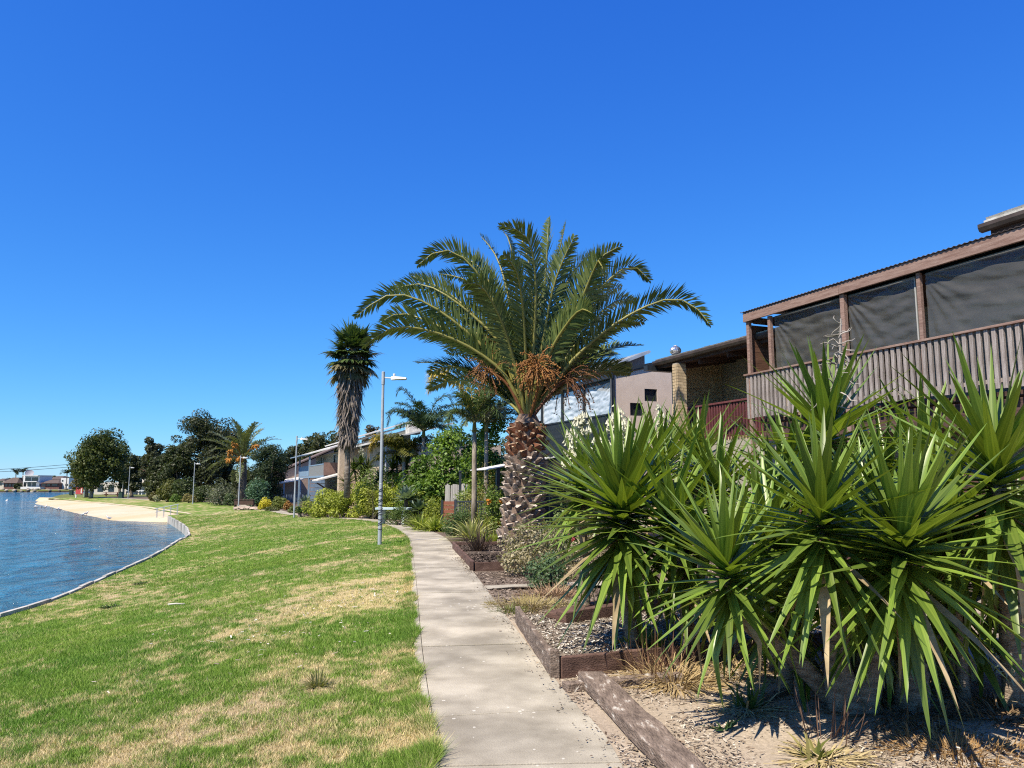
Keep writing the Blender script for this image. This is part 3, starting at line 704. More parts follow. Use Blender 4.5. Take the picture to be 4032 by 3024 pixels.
for v, zz in ((50.5, 2.25), (57.5, 2.25), (44.3, 2.3), (34, 2.3), (38.5, 2.3)):
    uu = .88 if v > 46.5 else (.48 if v > 43 else 1.18)
    wn = empty('window'); wn.parent = D_
    MB().box(uu - .02, uu + .02, v - .55, v + .55, zz + zb, zz + 1.7 + zb).build('pane', pmat('glass_dark', (.02, .025, .03)), wn)
    for bx in ((uu - .04, uu + .03, v - .6, v - .54, zz + zb, zz + 1.75 + zb), (uu - .04, uu + .03, v + .54, v + .6, zz + zb, zz + 1.75 + zb), (uu - .04, uu + .03, v - .54, v + .54, zz + 1.70 + zb, zz + 1.75 + zb)):
        MB().box(*bx).build('frame', WHITE, wn)
PALEROOF = pmat('pale_roof', (.58, .56, .52), (.74, .72, .68), 2, .7, .2, 12)
def droof(name, v0, v1, u0, z0, u1, z1, mat=PALEROOF, t=.10):
    return MB().hexa([(u0, v0, z0), (u1, v0, z1), (u1, v1, z1), (u0, v1, z0), (u0, v0, z0 + t), (u1, v0, z1 + t), (u1, v1, z1 + t), (u0, v1, z0 + t)]).build(name, mat, D_)
droof('roof', 43.0, 62.5, -.75, 4.1 + zb, 5.5, 6.05 + zb)
droof('upper_roof', 42.4, 58, 1.2, 4.95 + zb, 5.6, 6.35 + zb)
droof('lower_roof', 33.0, 42.55, .3, 4.05 + zb, 5.5, 5.4 + zb)
droof('verandah_roof', 54.8, 62.3, -1.4, 3.95 + zb, -.3, 4.12 + zb, BLUEP, .08)
droof('porch_roof', 43.4, 46.3, -1.5, 1.75 + zb, .5, 2.3 + zb)
MB().bar((-1.3, 45, 1.6 + zb), (.45, 45, .5 + zb), .1, .1).build('porch_bracket', DARKTIMBER, D_)
hexwall('gable_wall', pmat('grey_gable', (.24, .24, .20), (.30, .30, .26), 2, .9), 1.0, 5.2, 42.56, 42.59, 4.3 + zb, 4.42 + zb, 5.75 + zb, D_)
MB().box(3.4, 4.2, 36.2, 37.2, 4.9 + zb, 5.75 + zb).build('chimney', TILE, D_)

# ---------------- fifth house: brown gable behind conifer with low verandah
E_ = empty('brown_house', (*at(1160, 1900, 92).xy, -.6), PHI, 'brown house wall beside the dark conifer with a low verandah', 'house')
MB().hexa([(-3.5, 0, 0), (4.5, 0, 0), (4.5, 6, 0), (-3.5, 6, 0), (-3.5, 0, 2.6), (4.5, 0, 6.2), (4.5, 6, 6.2), (-3.5, 6, 2.6)]).build('wall', pmat('brown_brick', (.36, .26, .20), (.46, .34, .27), 3, .9), E_)
MB().hexa([(-3.8, -.3, 2.6), (4.6, -.3, 6.4), (4.6, 6, 6.4), (-3.8, 6, 2.6), (-3.8, -.3, 2.75), (4.6, -.3, 6.55), (4.6, 6, 6.55), (-3.8, 6, 2.75)]).build('roof', pmat('brown_roof', (.14, .10, .085), (.19, .14, .12), 3, .8), E_)
MB().hexa([(-3.6, -4, 1.9), (.5, -4, 2.6), (.5, -.1, 2.9), (-3.6, -.1, 2.1), (-3.6, -4, 2.0), (.5, -4, 2.7), (.5, -.1, 3.0), (-3.6, -.1, 2.2)]).build('verandah_roof', PALEROOF, E_)
for u in (-3.4, -1.6, .2): MB().box(u - .07, u + .07, -3.9, -3.76, 0, 1.95 + (u + 3.6) * .16).build('post', BLUEP, E_)
fe = MB()
for q in range(16): fe.box(-3.4 + q * .25, -3.28 + q * .25, -4.4, -4.36, 0, .95)
tag(E_, None)
fe.build('verandah_fence', pmat('grey_blue_fence', (.16, .20, .26)), E_)
# timber back fence and lawn strip beside the first house
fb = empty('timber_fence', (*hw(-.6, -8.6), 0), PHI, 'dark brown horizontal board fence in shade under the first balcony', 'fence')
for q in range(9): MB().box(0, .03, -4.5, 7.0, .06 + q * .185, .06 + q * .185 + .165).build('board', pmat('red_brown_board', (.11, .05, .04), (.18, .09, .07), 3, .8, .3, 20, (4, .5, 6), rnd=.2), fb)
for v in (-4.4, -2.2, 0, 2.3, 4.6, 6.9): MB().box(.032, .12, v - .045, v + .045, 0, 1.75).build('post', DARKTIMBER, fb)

# ================================================================== VEGETATION
def leafcloud(rng, C, Rd, n, L, W, c1, c2, out=.7, up=.25, rnd=.8, shell=(.55, 1.08), droop=0.0, dark=.18):
    """n rhombic leaves spread through clumps (centres C, radii Rd); returns V,F,col"""
    C = np.asarray(C, float); Rd = np.asarray(Rd, float)
    if Rd.ndim == 1: Rd = np.repeat(Rd[:, None], 3, 1)
    wgt = (Rd[:, 0] * Rd[:, 2]); wgt = wgt / wgt.sum()
    k = rng.choice(len(C), n, p=wgt)
    d = unit(rng.normal(size=(n, 3)))
    r = shell[0] + (shell[1] - shell[0]) * rng.random((n, 1)) ** .6
    P = C[k] + d * Rd[k] * r
    N = unit(d * out + np.array([0, 0, up]) + rng.normal(size=(n, 3)) * rnd * .6)
    T = unit(np.cross(N, rng.normal(size=(n, 3)))); T[:, 2] -= droop; T = unit(T)
    S = unit(np.cross(N, T))
    l = L * (.6 + .8 * rng.random((n, 1))); w_ = W * (.6 + .8 * rng.random((n, 1)))
    V = np.stack([P - T * l * .5, P + S * w_ * .5 + N * l * .06, P + T * l * .5 - N * l * .08, P - S * w_ * .5 + N * l * .06], 1).reshape(-1, 3)
    F = np.arange(n * 4).reshape(n, 4)
    bt = rng.random(len(C))[k][:, None] * .6 + rng.random((n, 1)) * .4
    c = np.array(c1) * (1 - bt) + np.array(c2) * bt
    c = c * (1 - dark + 2 * dark * rng.random((n, 1)))
    return V, F, np.repeat(c, 4, 0)
def crown_blobs(rng, ctr, rad, n, br, flat=.8, shell=.55, half=False):
    d = unit(rng.normal(size=(n, 3)))
    if half: d[:, 2] = np.abs(d[:, 2]) * 1.0 - .1
    r = shell + (1 - shell) * rng.random((n, 1))
    C = np.array(ctr) + d * r * np.array(rad)
    b = br * (.65 + .7 * rng.random(n))
    return C, np.stack([b, b, b * flat], 1)
def tree(name, x, y, z, H, ctr_h, rad, nb, br, nl, leaf, c1, c2, label, cat='tree', group=None, seed=1, tr=.25, bark=BARK, flat=.8, trunk_lean=(0, 0), shell=.5, mat=LEAF, half=False, droop=0.0, limbs=6, extra=None):
    rng = np.random.default_rng(seed)
    e = empty(name, (x, y, z), 0, label, cat, group)
    C, Rb = crown_blobs(rng, (trunk_lean[0], trunk_lean[1], ctr_h), rad, nb, br, flat, shell, half)
    if extra is not None:
        C = np.vstack([C, [q[:3] for q in extra]]); Rb = np.vstack([Rb, [(q[3], q[3], q[3] * flat) for q in extra]])
    V, F, c = leafcloud(rng, C, Rb, nl, leaf[0], leaf[1], c1, c2, droop=droop)
    raw('crown', V, F, mat, e, c)
    mb = MB(); fork = ctr_h - rad[2] * .55
    p0 = Vector((0, 0, -.1)); p1 = Vector((trunk_lean[0] * .5, trunk_lean[1] * .5, fork))
    mid = (p0 + p1) / 2 + Vector((rng.normal() * tr * .5, rng.normal() * tr * .5, 0))
    mb.tube([p0, p0 + (mid - p0) * .3, mid, p1, Vector((trunk_lean[0], trunk_lean[1], ctr_h + rad[2] * .3))], [tr * 1.25, tr, tr * .85, tr * .7, tr * .15], 9)
    for i in range(limbs):
        q = Vector(C[rng.integers(len(C))]); a = p1 * (.75 + .3 * rng.random())
        if q.z < a.z: a = p1 * .7
        mb.tube([a, (a + q) / 2 + Vector((0, 0, -.1 * rad[2] * rng.random())), q], [tr * .45, tr * .28, tr * .08], 6)
    mb.build('trunk', bark, e, smooth=True)
    return e
def shrub(name, x, y, z, wd, dp, h, label, c1, c2, leaf=(.06, .03), n=2500, seed=1, cat='shrub', group=None, nb=None, br=None, mat=LEAF, up=.35, droop=0.0, flowers=None, rz=0, stem=BARK, flat=.85):
    rng = np.random.default_rng(seed)
    e = empty(name, (x, y, z), rz, label, cat, group)
    c1 = tuple(q * 1.5 for q in c1); c2 = tuple(q * 1.6 for q in c2)
    br = br or min(wd, h) * .26; nb = nb or int(10 + 14 * max(1, wd / max(h, .1)))
    d = unit(rng.normal(size=(nb, 3))); d[:, 2] = np.abs(d[:, 2])
    r = .35 + .65 * rng.random((nb, 1)) ** .5
    C = d * r * np.array([wd / 2 - br * .7, dp / 2 - br * .7, h - br * .9]) + np.array([0, 0, br * .5])
    Rb = br * (.7 + .6 * rng.random(nb)); Rb = np.stack([Rb, Rb, Rb * flat], 1)
    V, F, c = leafcloud(rng, C, Rb, n, leaf[0], leaf[1], c1, c2, up=up, droop=droop)
    V[:, 2] = np.maximum(V[:, 2], .01 + .03 * rng.random(len(V)))
    raw('foliage', V, F, mat, e, c)
    mb = MB()
    for i in range(7):
        q = C[rng.integers(nb)]; mb.tube([(rng.normal() * wd * .04, rng.normal() * dp * .04, -.05), (q[0] * .4, q[1] * .4, q[2] * .5), tuple(q)], [.03 * h ** .5, .02 * h ** .5, .006], 5)
    mb.build('stem', stem, e)
    if flowers:
        fc, fn, fs, nm = flowers
        k = rng.integers(nb, size=fn); dd = unit(rng.normal(size=(fn, 3))); dd[:, 2] = np.abs(dd[:, 2]); dd[:, 1] = -np.abs(dd[:, 1])
        for j in range(fn):
            V, F, c = leafcloud(rng, [C[k[j]] + dd[j] * Rb[k[j]] * 1.05], [fs * .5], 14, fs * .7, fs * .6, fc, tuple(min(1, q * 1.3) for q in fc))
            raw(nm, V, F, LEAF, e, c)
    return e
def strips(rng, P, D, L, W, droop, c1, c2, seg=4, roll=None):
    """long narrow arching blades from points P along D (n,3)"""
    n = len(P); D = unit(D); S = unit(np.cross(D, np.array([0, 0, 1.0]) + rng.normal(size=(n, 3)) * .15))
    L = L * (.65 + .6 * rng.random((n, 1))); W = W * (.7 + .5 * rng.random((n, 1)))
    V = []; pos = P.copy(); d = D.copy()
    for j in range(seg + 1):
        t = j / seg; wj = W * (.75 + .5 * math.sin(math.pi * min(t * 1.2, 1))) * (1 - t ** 3) * .5 + .0004
        V.append(pos - S * wj); V.append(pos + S * wj)
        d = unit(d + np.array([0, 0, -1.0]) * droop / seg * (.4 + 1.2 * t)); pos = pos + d * L / seg
    V = np.stack(V, 1).reshape(-1, 3); m = 2 * (seg + 1)
    base = (np.arange(n) * m)[:, None]
    F = np.concatenate([base + np.array([[2 * j, 2 * j + 1, 2 * j + 3, 2 * j + 2]]) for j in range(seg)], 0)
    t = rng.random((n, 1)); c = np.array(c1) * (1 - t) + np.array(c2) * t
    return V, F, np.repeat(c, m, 0)
def tuft(name, x, y, z, n, L, W, spread, droop, label, c1, c2, cat='grass tuft', group=None, seed=1, rad=.06, mat=LEAF, seg=4, part='blades'):
    rng = np.random.default_rng(seed); e = empty(name, (x, y, z), 0, label, cat, group)
    a = rng.random(n) * 2 * math.pi; el = np.clip(rng.normal(spread, .35, n), -.1, 1.55)
    D = np.stack([np.cos(a) * np.cos(el), np.sin(a) * np.cos(el), np.sin(el)], 1)
    P = np.stack([np.cos(a) * rad * rng.random(n), np.sin(a) * rad * rng.random(n), -.01 + 0 * a], 1)
    V, F, c = strips(rng, P, D, L, W, droop, c1, c2, seg)
    V[:, 2] = np.maximum(V[:, 2], .006 + .01 * rng.random(len(V)))
    raw(part, V, F, mat, e, c); return e
def merge(parts):
    V = []; F = []; C = []; o = 0
    for v, f, c in parts:
        V.append(v); F.append(f + o); C.append(c); o += len(v)
    return np.vstack(V), np.vstack(F), np.vstack(C)
def tri_tube(pts, rad, col, n=5):
    pts = np.asarray(pts, float); m = len(pts); T = unit(np.gradient(pts, axis=0)); ref = np.array([.3, .9, .15])
    A_ = unit(np.cross(T, ref)); B2 = np.cross(T, A_); V = []
    for k in range(n):
        t = 2 * math.pi * k / n; V.append(pts + (A_ * math.cos(t) + B2 * math.sin(t)) * np.asarray(rad).reshape(-1, 1))
    V = np.stack(V, 1).reshape(-1, 3); F = []
    for i in range(m - 1):
        for k in range(n):
            k2 = (k + 1) % n; a, b, c, d = i * n + k, i * n + k2, (i + 1) * n + k2, (i + 1) * n + k
            F += [(a, b, c), (a, c, d)]
    return V, np.array(F), np.tile(np.array(col), (len(V), 1)) if np.ndim(col) == 1 else np.repeat(np.asarray(col), n, 0)
def frond(rng, pts, npair, Lm, W, c1, c2, rcol, vee=.35, lean=.65, droop=.35, t0=.16, rr_=(.035, .006), jit=.12, tipc=None, roll=0.0):
    """one feather frond: rachis through pts with paired leaflets -> triangles"""
    cv = catmull(pts, 10); sl_ = np.concatenate([[0], np.cumsum(np.linalg.norm(np.diff(cv, axis=0), axis=1))]); tot = sl_[-1]
    def S_(t): return np.stack([np.interp(t * tot, sl_, cv[:, k]) for k in range(3)], -1)
    tt = np.repeat(np.linspace(t0, .995, npair), 2); sd = np.tile([1.0, -1.0], npair)
    tt = np.clip(tt + rng.normal(size=len(tt)) * .004, 0, 1)
    P = S_(tt); T = unit(S_(np.minimum(tt + .02, 1)) - S_(tt - .02))
    U = np.array([0, 0, 1.0]); Sd = unit(np.cross(T, U) + 1e-4); Nn = np.cross(Sd, T)
    Sd, Nn = Sd * math.cos(roll) + Nn * math.sin(roll), Nn * math.cos(roll) - Sd * math.sin(roll)
    f = np.sin(np.pi * np.clip((tt - t0) / (1 - t0) * .86 + .12, 0, 1)) ** .65
    L = Lm * f * (.85 + .3 * rng.random(len(tt)))
    ln = lean + .45 * (tt - .3)
    D = unit(T * ln[:, None] + Sd * sd[:, None] * .8 + Nn * vee + rng.normal(size=(len(tt), 3)) * jit)
    D2 = unit(D + np.array([0, 0, -1.0]) * droop * (.6 + .8 * rng.random((len(tt), 1))))
    wv = unit(np.cross(D, Nn)) * (W * (.7 + .5 * rng.random((len(tt), 1)))) * .5
    M = P + D * (L * .5)[:, None]; E_ = M + D2 * (L * .5)[:, None]
    V = np.stack([P - wv * .5, P + wv * .5, M + wv, M - wv, E_], 1).reshape(-1, 3)
    b = (np.arange(len(tt)) * 5)[:, None]
    F = np.concatenate([b + np.array([[0, 1, 2]]), b + np.array([[0, 2, 3]]), b + np.array([[3, 2, 4]])], 0)
    q = rng.random((len(tt), 1)); c = np.array(c1) * (1 - q) + np.array(c2) * q
    if tipc is not None: c = c * (1 - tt[:, None] ** 1.5) + np.array(tipc) * tt[:, None] ** 1.5
    rp = S_(np.linspace(0, .99, 14)); rad = np.linspace(1, 0, 14) ** .8 * (rr_[0] - rr_[1]) + rr_[1]
    return merge([(V, F, np.repeat(c, 5, 0)), tri_tube(rp, rad, rcol, 5)])
def arc(base, az, el, L, bend, n=5):
    """frond axis: leaves base at elevation el and bends down by 'bend' radians along its length"""
    p = np.array(base, float); out = [p.copy()]; e = el
    for i in range(n):
        p = p + L / n * np.array([math.cos(az) * math.cos(e), math.sin(az) * math.cos(e), math.sin(e)]); out.append(p.copy())
        e -= bend / n * (.5 + 1.0 * i / n)
    return out

# ---------------- the big date palm
rng = np.random.default_rng(12)
PY = 19.0; pb = at(2050, 2140, PY); pt = at(2076, 1672, PY)
PB = Vector((pb.x, PY, 0.0)); H_ = pt.z
palm = empty('date_palm', PB, 0, 'large date palm with stout scaly trunk and orange fruit beside the path', 'palm tree')
lx = pt.x - pb.x
prof = [(.60, -.05), (.62, .25), (.56, .6), (.50, 1.1), (.475, 1.7), (.47, 2.3), (.47, 2.8), (.42, H_), (.25, H_ + .25)]
mb = MB(); mb.tube([(lx * z / H_, 0, z) for r, z in prof], [r * .84 for r, z in prof], 22)
trunk = mb.build('trunk', pmat('palm_trunk', (.10, .065, .05), (.26, .185, .14), 9, .95, 1.0, 25), palm, smooth=True)
def boot(seed, red):
    r = random.Random(seed); w_ = .088; m = MB()
    g_ = r.random(); c_s = (.22 + .13 * g_, .165 + .11 * g_, .13 + .09 * g_) if not red else (.17 + .08 * r.random(), .085, .045)
    c_t = (.58 + .14 * g_, .49 + .14 * g_, .41 + .14 * g_) if not red else (.50, .37, .24); d_ = .10 + .09 * r.random()
    # wedge clasping the trunk, pale where the frond was cut
    vs = [(-w_, -.02, -.09), (w_, -.02, -.09), (w_ * .9, -.02, .07), (-w_ * .9, -.02, .07), (-w_ * .95, d_ * .55, .0), (w_ * .95, d_ * .55, .0), (w_ * .5, d_, .075), (0, d_ * 1.12, .05), (-w_ * .5, d_, .075), (0, d_ * .55, -.055)]
    fs = [(0, 4, 9), (9, 5, 1), (0, 9, 1), (4, 7, 9), (9, 7, 5), (0, 3, 8, 4), (1, 5, 6, 2), (4, 8, 7), (5, 7, 6)]
    m.add(vs, fs, c_s); m.add([vs[i] for i in (3, 8, 7, 6, 2)], [(0, 1, 2, 3, 4)][::-1], c_t)
    m.add([vs[i] for i in (4, 8, 7)], [(0, 1, 2)], tuple(.5 * (a + b) for a, b in zip(c_s, c_t)))
    return m.mesh('leaf_base', vc=True)
bset = [boot(i, False) for i in range(5)]; bred = [boot(9 + i, True) for i in range(3)]
nbt = 285; pr = np.array(prof)
for i in range(nbt):
    z = .12 + (H_ - .10) * i / nbt; r = np.interp(z, pr[:, 1], pr[:, 0]) * .80; a = i * 2.39996 + rr.uniform(-.10, .10); z += rr.uniform(-.035, .035)
    me_ = (bred if z > H_ * .76 else bset)[i % (3 if z > H_ * .76 else 5)]
    o = link('leaf_base', me_, BARKC, trunk)
    o.location = (lx * z / H_ + r * math.cos(a), r * math.sin(a), z)
    s_ = .62 + .42 * rr.random()
    o.rotation_euler = (rr.uniform(-.30, .35), rr.uniform(-.28, .28), a - math.pi / 2 + rr.uniform(-.28, .28)); o.scale = (s_, s_ * (1.15 if z > .9 else .8), s_ * (1.25 if z > H_ * .7 else 1))
PG1, PG2, PRC = (.062, .105, .026), (.185, .225, .058), (.33, .31, .085)
def Z5(x, y): return (1350 + x * .678, 800 + y * .678)
FR = [  # axes of the fronds as seen, and how far the tip comes forward (-) or goes back (+)
    ([(1045, 1240), (950, 1010), (760, 850), (520, 745), (300, 722), (115, 830)], -.9),
    ([(1040, 1220), (900, 930), (650, 690), (440, 560), (260, 535), (70, 660)], -.2),
    ([(1045, 1200), (930, 850), (740, 640), (540, 500), (400, 470), (265, 520)], .8),
    ([(1050, 1180), (950, 780), (830, 480), (690, 310), (560, 275), (435, 360)], -.6),
    ([(1060, 1180), (1000, 760), (940, 450), (880, 290), (800, 190)], 1.2),
    ([(1065, 1180), (1030, 760), (1000, 430), (970, 230), (930, 160)], 1.6),
    ([(1085, 1200), (1105, 850), (1120, 520), (1100, 280), (1040, 170), (915, 130)], -1.3),
    ([(1090, 1180), (1150, 700), (1180, 380), (1190, 200), (1195, 90)], .6),
    ([(1095, 1180), (1170, 760), (1220, 500), (1280, 330), (1345, 195)], -.7),
    ([(1100, 1190), (1210, 840), (1330, 560), (1440, 380), (1530, 290), (1610, 250)], -.4),
    ([(1105, 1190), (1240, 880), (1420, 590), (1560, 430), (1680, 365), (1785, 450)], .3),
    ([(1105, 1210), (1270, 940), (1420, 720), (1540, 600), (1620, 560), (1700, 570)], .9),
    ([(1110, 1230), (1260, 1000), (1450, 800), (1680, 640), (1900, 555), (2040, 600), (2135, 710)], -.6),
    ([(1050, 1180), (960, 800), (840, 560), (700, 440), (560, 410)], 1.5),
    ([(1045, 1220), (930, 960), (780, 760), (650, 640), (500, 640)], 1.7),
    ([(1085, 1180), (1140, 760), (1210, 420), (1260, 260), (1295, 110)], 1.5),
    ([(1100, 1200), (1230, 850), (1350, 640), (1440, 430), (1490, 330), (1520, 440)], -1.6),
    ([(1075, 1200), (1060, 860), (1040, 560), (1000, 380), (930, 300)], -1.7),
    ([(1055, 1210), (985, 880), (900, 640), (800, 480), (700, 470)], -1.9),
    ([(1100, 1210), (1190, 900), (1290, 720), (1380, 620), (1450, 640)], -2.0),
    ([(1045, 1230), (920, 980), (700, 790), (480, 680), (330, 640), (220, 690)], .9),
    ([(1050, 1200), (900, 820), (700, 590), (520, 470), (390, 420)], 1.3),
    ([(1055, 1190), (970, 780), (880, 520), (780, 360), (650, 290)], .6),
    ([(1100, 1200), (1230, 900), (1380, 680), (1530, 520), (1620, 490)], 1.2),
    ([(1108, 1220), (1290, 980), (1480, 790), (1620, 700), (1750, 690)], .8),
    ([(1092, 1190), (1180, 800), (1270, 520), (1380, 350), (1460, 290)], .9),
    ([(1080, 1190), (1100, 700), (1090, 400), (1050, 240), (1000, 110)], .9)]
for j, (pp, dy) in enumerate(FR):
    n = len(pp); pts = []
    for i, (x, y) in enumerate(pp):
        t = i / (n - 1); q = at(*Z5(x, y), PY + dy * t ** 1.3 * 1.15); pts.append(np.array(q) - np.array(PB))
    pts[0] = np.array([lx, 0, H_]) + (pts[0] - np.array([lx, 0, H_])) * .6
    sgn = 1 if pp[-1][0] > pp[0][0] else -1
    V, F, c = frond(rng, pts, 125, .58, .044, PG1, PG2, PRC, vee=.28, droop=.16, t0=.24, rr_=(.062, .008), roll=sgn * rng.uniform(.75, 1.15))
    raw('frond', V, F, PALM, palm, c)
for j in range(30):          # the rest of the crown, all round
    a = j * 2.39996 + .4; el = rng.uniform(.75, 1.35); L = rng.uniform(3.4, 4.3)
    if abs(math.sin(a)) < .35: a += .8
    if math.sin(a) < -.3: a = -a
    pts = arc((lx, 0, H_ + .1), a, el, L, rng.uniform(.9, 1.6), 6)
    V, F, c = frond(rng, pts, 110, .60, .046, PG1, PG2, PRC, vee=.28, droop=.2, t0=.2, rr_=(.045, .007), roll=rng.uniform(-.7, .7))
    raw('frond', V, F, PALM, palm, c)
def fruit(root, stalk, spread, n, L, c1, c2, seed, rad=.008, nm='fruit_cluster'):
    r = np.random.default_rng(seed); parts = [tri_tube(catmull(stalk, 5), np.linspace(.045, .03, (len(stalk) - 1) * 5 + 1), c1, 6)]
    e = np.array(stalk[-1]); d0 = unit(np.array(stalk[-1]) - np.array(stalk[-2]))
    for i in range(n):
        d = unit(d0 * .5 + r.normal(size=3) * spread); p = e - d0 * r.random() * .25; pts = [p]
        for k in range(5):
            d = unit(d + np.array([0, 0, -.34]) + r.normal(size=3) * .16); p = p + d * L / 5 * (.7 + .6 * r.random()); pts.append(p)
        t = r.random(); col = np.array(c1) * (1 - t) + np.array(c2) * t
        parts.append(tri_tube(pts, np.array([1, 1, 1.1, 1.3, 1.2, .6]) * rad * (.8 + .5 * r.random()), col, 3))
        for k in (2, 3, 4, 5):          # dates along the strand
            for _ in range(2):
                q = pts[k] + r.normal(size=3) * .022; s_ = rad * 2.0
                Vb = np.array([[s_, 0, 0], [-s_, 0, 0], [0, s_, 0], [0, -s_, 0], [0, 0, s_ * 1.4], [0, 0, -s_ * 1.4]]) + q
                parts.append((Vb, np.array([(0, 2, 4), (2, 1, 4), (1, 3, 4), (3, 0, 4), (2, 0, 5), (1, 2, 5), (3, 1, 5), (0, 3, 5)]), np.tile(col * (.7 + .5 * r.random()), (6, 1))))
    V, F, c = merge(parts); return raw(nm, V, F, vcmat('fruit', .6, .1), root, c)
loc5 = lambda x, y, dy: tuple(np.array(at(*Z5(x, y), PY + dy)) - np.array(PB))
fruit(palm, [(lx, -.15, H_), loc5(1130, 1080, -.5), loc5(1125, 930, -.9)], .75, 80, .62, (.24, .10, .03), (.42, .20, .06), 1, .010)
fruit(palm, [(lx, -.1, H_), loc5(960, 1060, -.1), loc5(830, 960, -.2)], .65, 36, .6, (.20, .08, .03), (.34, .17, .06), 2)
fruit(palm, [(lx, 0, H_), loc5(960, 980, .4), loc5(890, 830, .5)], .75, 50, .65, (.26, .10, .03), (.45, .22, .07), 3)
fruit(palm, [(lx, -.1, H_), loc5(1220, 1090, -.1), loc5(1330, 1010, -.2)], .75, 45, .85, (.12, .05, .025), (.26, .12, .045), 4)

# ---------------- yuccas: every leaf its own piece
def yleaf(droop, kink, seed, L=1.0, W=.102):
    r = random.Random(seed); V = []; F = []; n = 8; p = np.array([0., 0., 0.]); e = 0.0; tw = r.uniform(-.15, .15)
    for j in range(n + 1):
        t = j / n; hw_ = W * .5 * (.62 + .38 * math.sin(math.pi * min(1, t * 1.35 + .12))) * max(0.0, 1 - t ** 2.6) ** .8
        if t < .12: hw_ *= 1.15
        fold = .38 * (1 - .55 * t); ca, sa = math.cos(tw * t), math.sin(tw * t)
        up = np.array([0, math.sin(e), math.cos(e)])
        for sx in (-1, 0, 1):
            lat = sx * hw_; h = abs(sx) * hw_ * fold
            V.append(p + np.array([lat * ca, 0, 0]) + up * (h + lat * sa))
        step = droop / n * (.3 + 1.4 * t)
        if kink and abs(t - .45) < .07: step += kink
        e += step
        p = p + L / n * np.array([0, math.cos(e), -math.sin(e)])
    for j in range(n):
        for q in range(2): F.append((j * 3 + q, j * 3 + q + 1, j * 3 + q + 4, j * 3 + q + 3))
    return rawmesh('leaf', V, F, None, True)
def yucca_mat():
    m, t, b = _nm('yucca_leaf'); N, L = t.nodes, t.links
    tc = N.new('ShaderNodeTexCoord'); mp = N.new('ShaderNodeMapping'); mp.inputs['Scale'].default_value = (38, .7, 2)
    L.new(tc.outputs['Object'], mp.inputs[0])
    nz = N.new('ShaderNodeTexNoise'); nz.inputs['Scale'].default_value = 1.6; nz.inputs['Detail'].default_value = 3; L.new(mp.outputs[0], nz.inputs['Vector'])
    cr = N.new('ShaderNodeValToRGB'); cr.color_ramp.elements[0].position = .3; cr.color_ramp.elements[1].position = .72
    cr.color_ramp.elements[0].color = (.052, .105, .014, 1); cr.color_ramp.elements[1].color = (.190, .268, .042, 1)
    L.new(nz.outputs['Fac'], cr.inputs[0])
    oi = N.new('ShaderNodeObjectInfo'); mr = N.new('ShaderNodeMapRange'); mr.inputs[3].default_value = .62; mr.inputs[4].default_value = 1.35; L.new(oi.outputs['Random'], mr.inputs[0])
    hsv = N.new('ShaderNodeHueSaturation'); L.new(mr.outputs[0], hsv.inputs['Value']); L.new(cr.outputs[0], hsv.inputs['Color'])
    L.new(hsv.outputs[0], b.inputs['Base Color']); b.inputs['Roughness'].default_value = .38; b.inputs['Specular IOR Level'].default_value = .45
    vm = N.new('ShaderNodeVectorMath'); vm.operation = 'MULTIPLY'; vm.inputs[1].default_value = (1.9, 1.7, .6); L.new(hsv.outputs[0], vm.inputs[0])
    tr = N.new('ShaderNodeBsdfTranslucent'); L.new(vm.outputs[0], tr.inputs[0]); ms = N.new('ShaderNodeMixShader'); ms.inputs[0].default_value = .20
    L.new(b.outputs[0], ms.inputs[1]); L.new(tr.outputs[0], ms.inputs[2]); L.new(ms.outputs[0], N['Material Output'].inputs[0])
    return m
YM = yucca_mat()
YST = [yleaf(.03, 0, i) for i in range(3)]; YMID = [yleaf(.06 + .05 * i, 0, 10 + i) for i in range(3)] + [yleaf(.28, 0, 15)]; YLOW = [yleaf(.08, 0, 20), yleaf(.22, 0, 21), yleaf(.10, .75, 22), yleaf(.15, 0, 23)]
DEADY = pmat('dead_yucca_leaf', (.26, .19, .10), (.46, .37, .22), 5, .85, .2, 30, rnd=.25)
YBARK = pmat('yucca_bark', (.17, .125, .09), (.46, .37, .28), 6, .95, 1.0, 24, (1.5, 1.5, 5), detail=10)
def rosette(root, apex, axis, L, n, stem, seed, low=-70, wid=1.12, up0=74):
    n = int(n * 1.45)
    """leaves spiralling down a stem from the growing tip (positions relative to root)"""
    r = random.Random(seed); ax = Vector(axis).normalized(); a0 = ax.orthogonal().normalized(); b0 = ax.cross(a0)
    apex = Vector(apex)
    for i in range(n):
        t = i / n; el = R(up0) + (R(low) - R(up0)) * t ** .95 + r.uniform(-.20, .20); az = i * 2.39996 + r.uniform(-.15, .15)
        h = a0 * math.cos(az) + b0 * math.sin(az)
        Yv = (h * math.cos(el) + ax * math.sin(el)).normalized(); Zv = (-h * math.sin(el) + ax * math.cos(el)).normalized(); Xv = Yv.cross(Zv)
        me_ = (YST if t < .30 else YMID if t < .72 else YLOW)[r.randrange(3 if t < .30 else 4)]
        o = link('leaf', me_, YM, root)
        if t > .72 and r.random() < .15: o.material_slots[0].link = 'OBJECT'; o.material_slots[0].material = DEADY
        ln = L * (.84 + .16 * min(1, t * 5)) * (1.0 if t < .7 else .92) * r.uniform(.86, 1.12)
        wd = ln * wid * .92 * r.uniform(.80, 1.15) if t > .05 else ln * .7
        M = Matrix(((Xv.x * wd, Yv.x * ln, Zv.x * ln, 0), (Xv.y * wd, Yv.y * ln, Zv.y * ln, 0), (Xv.z * wd, Yv.z * ln, Zv.z * ln, 0), (0, 0, 0, 1)))
        p = apex - ax * (stem * max(0, t - .1)) + h * .03
        M.translation = p; o.matrix_local = M
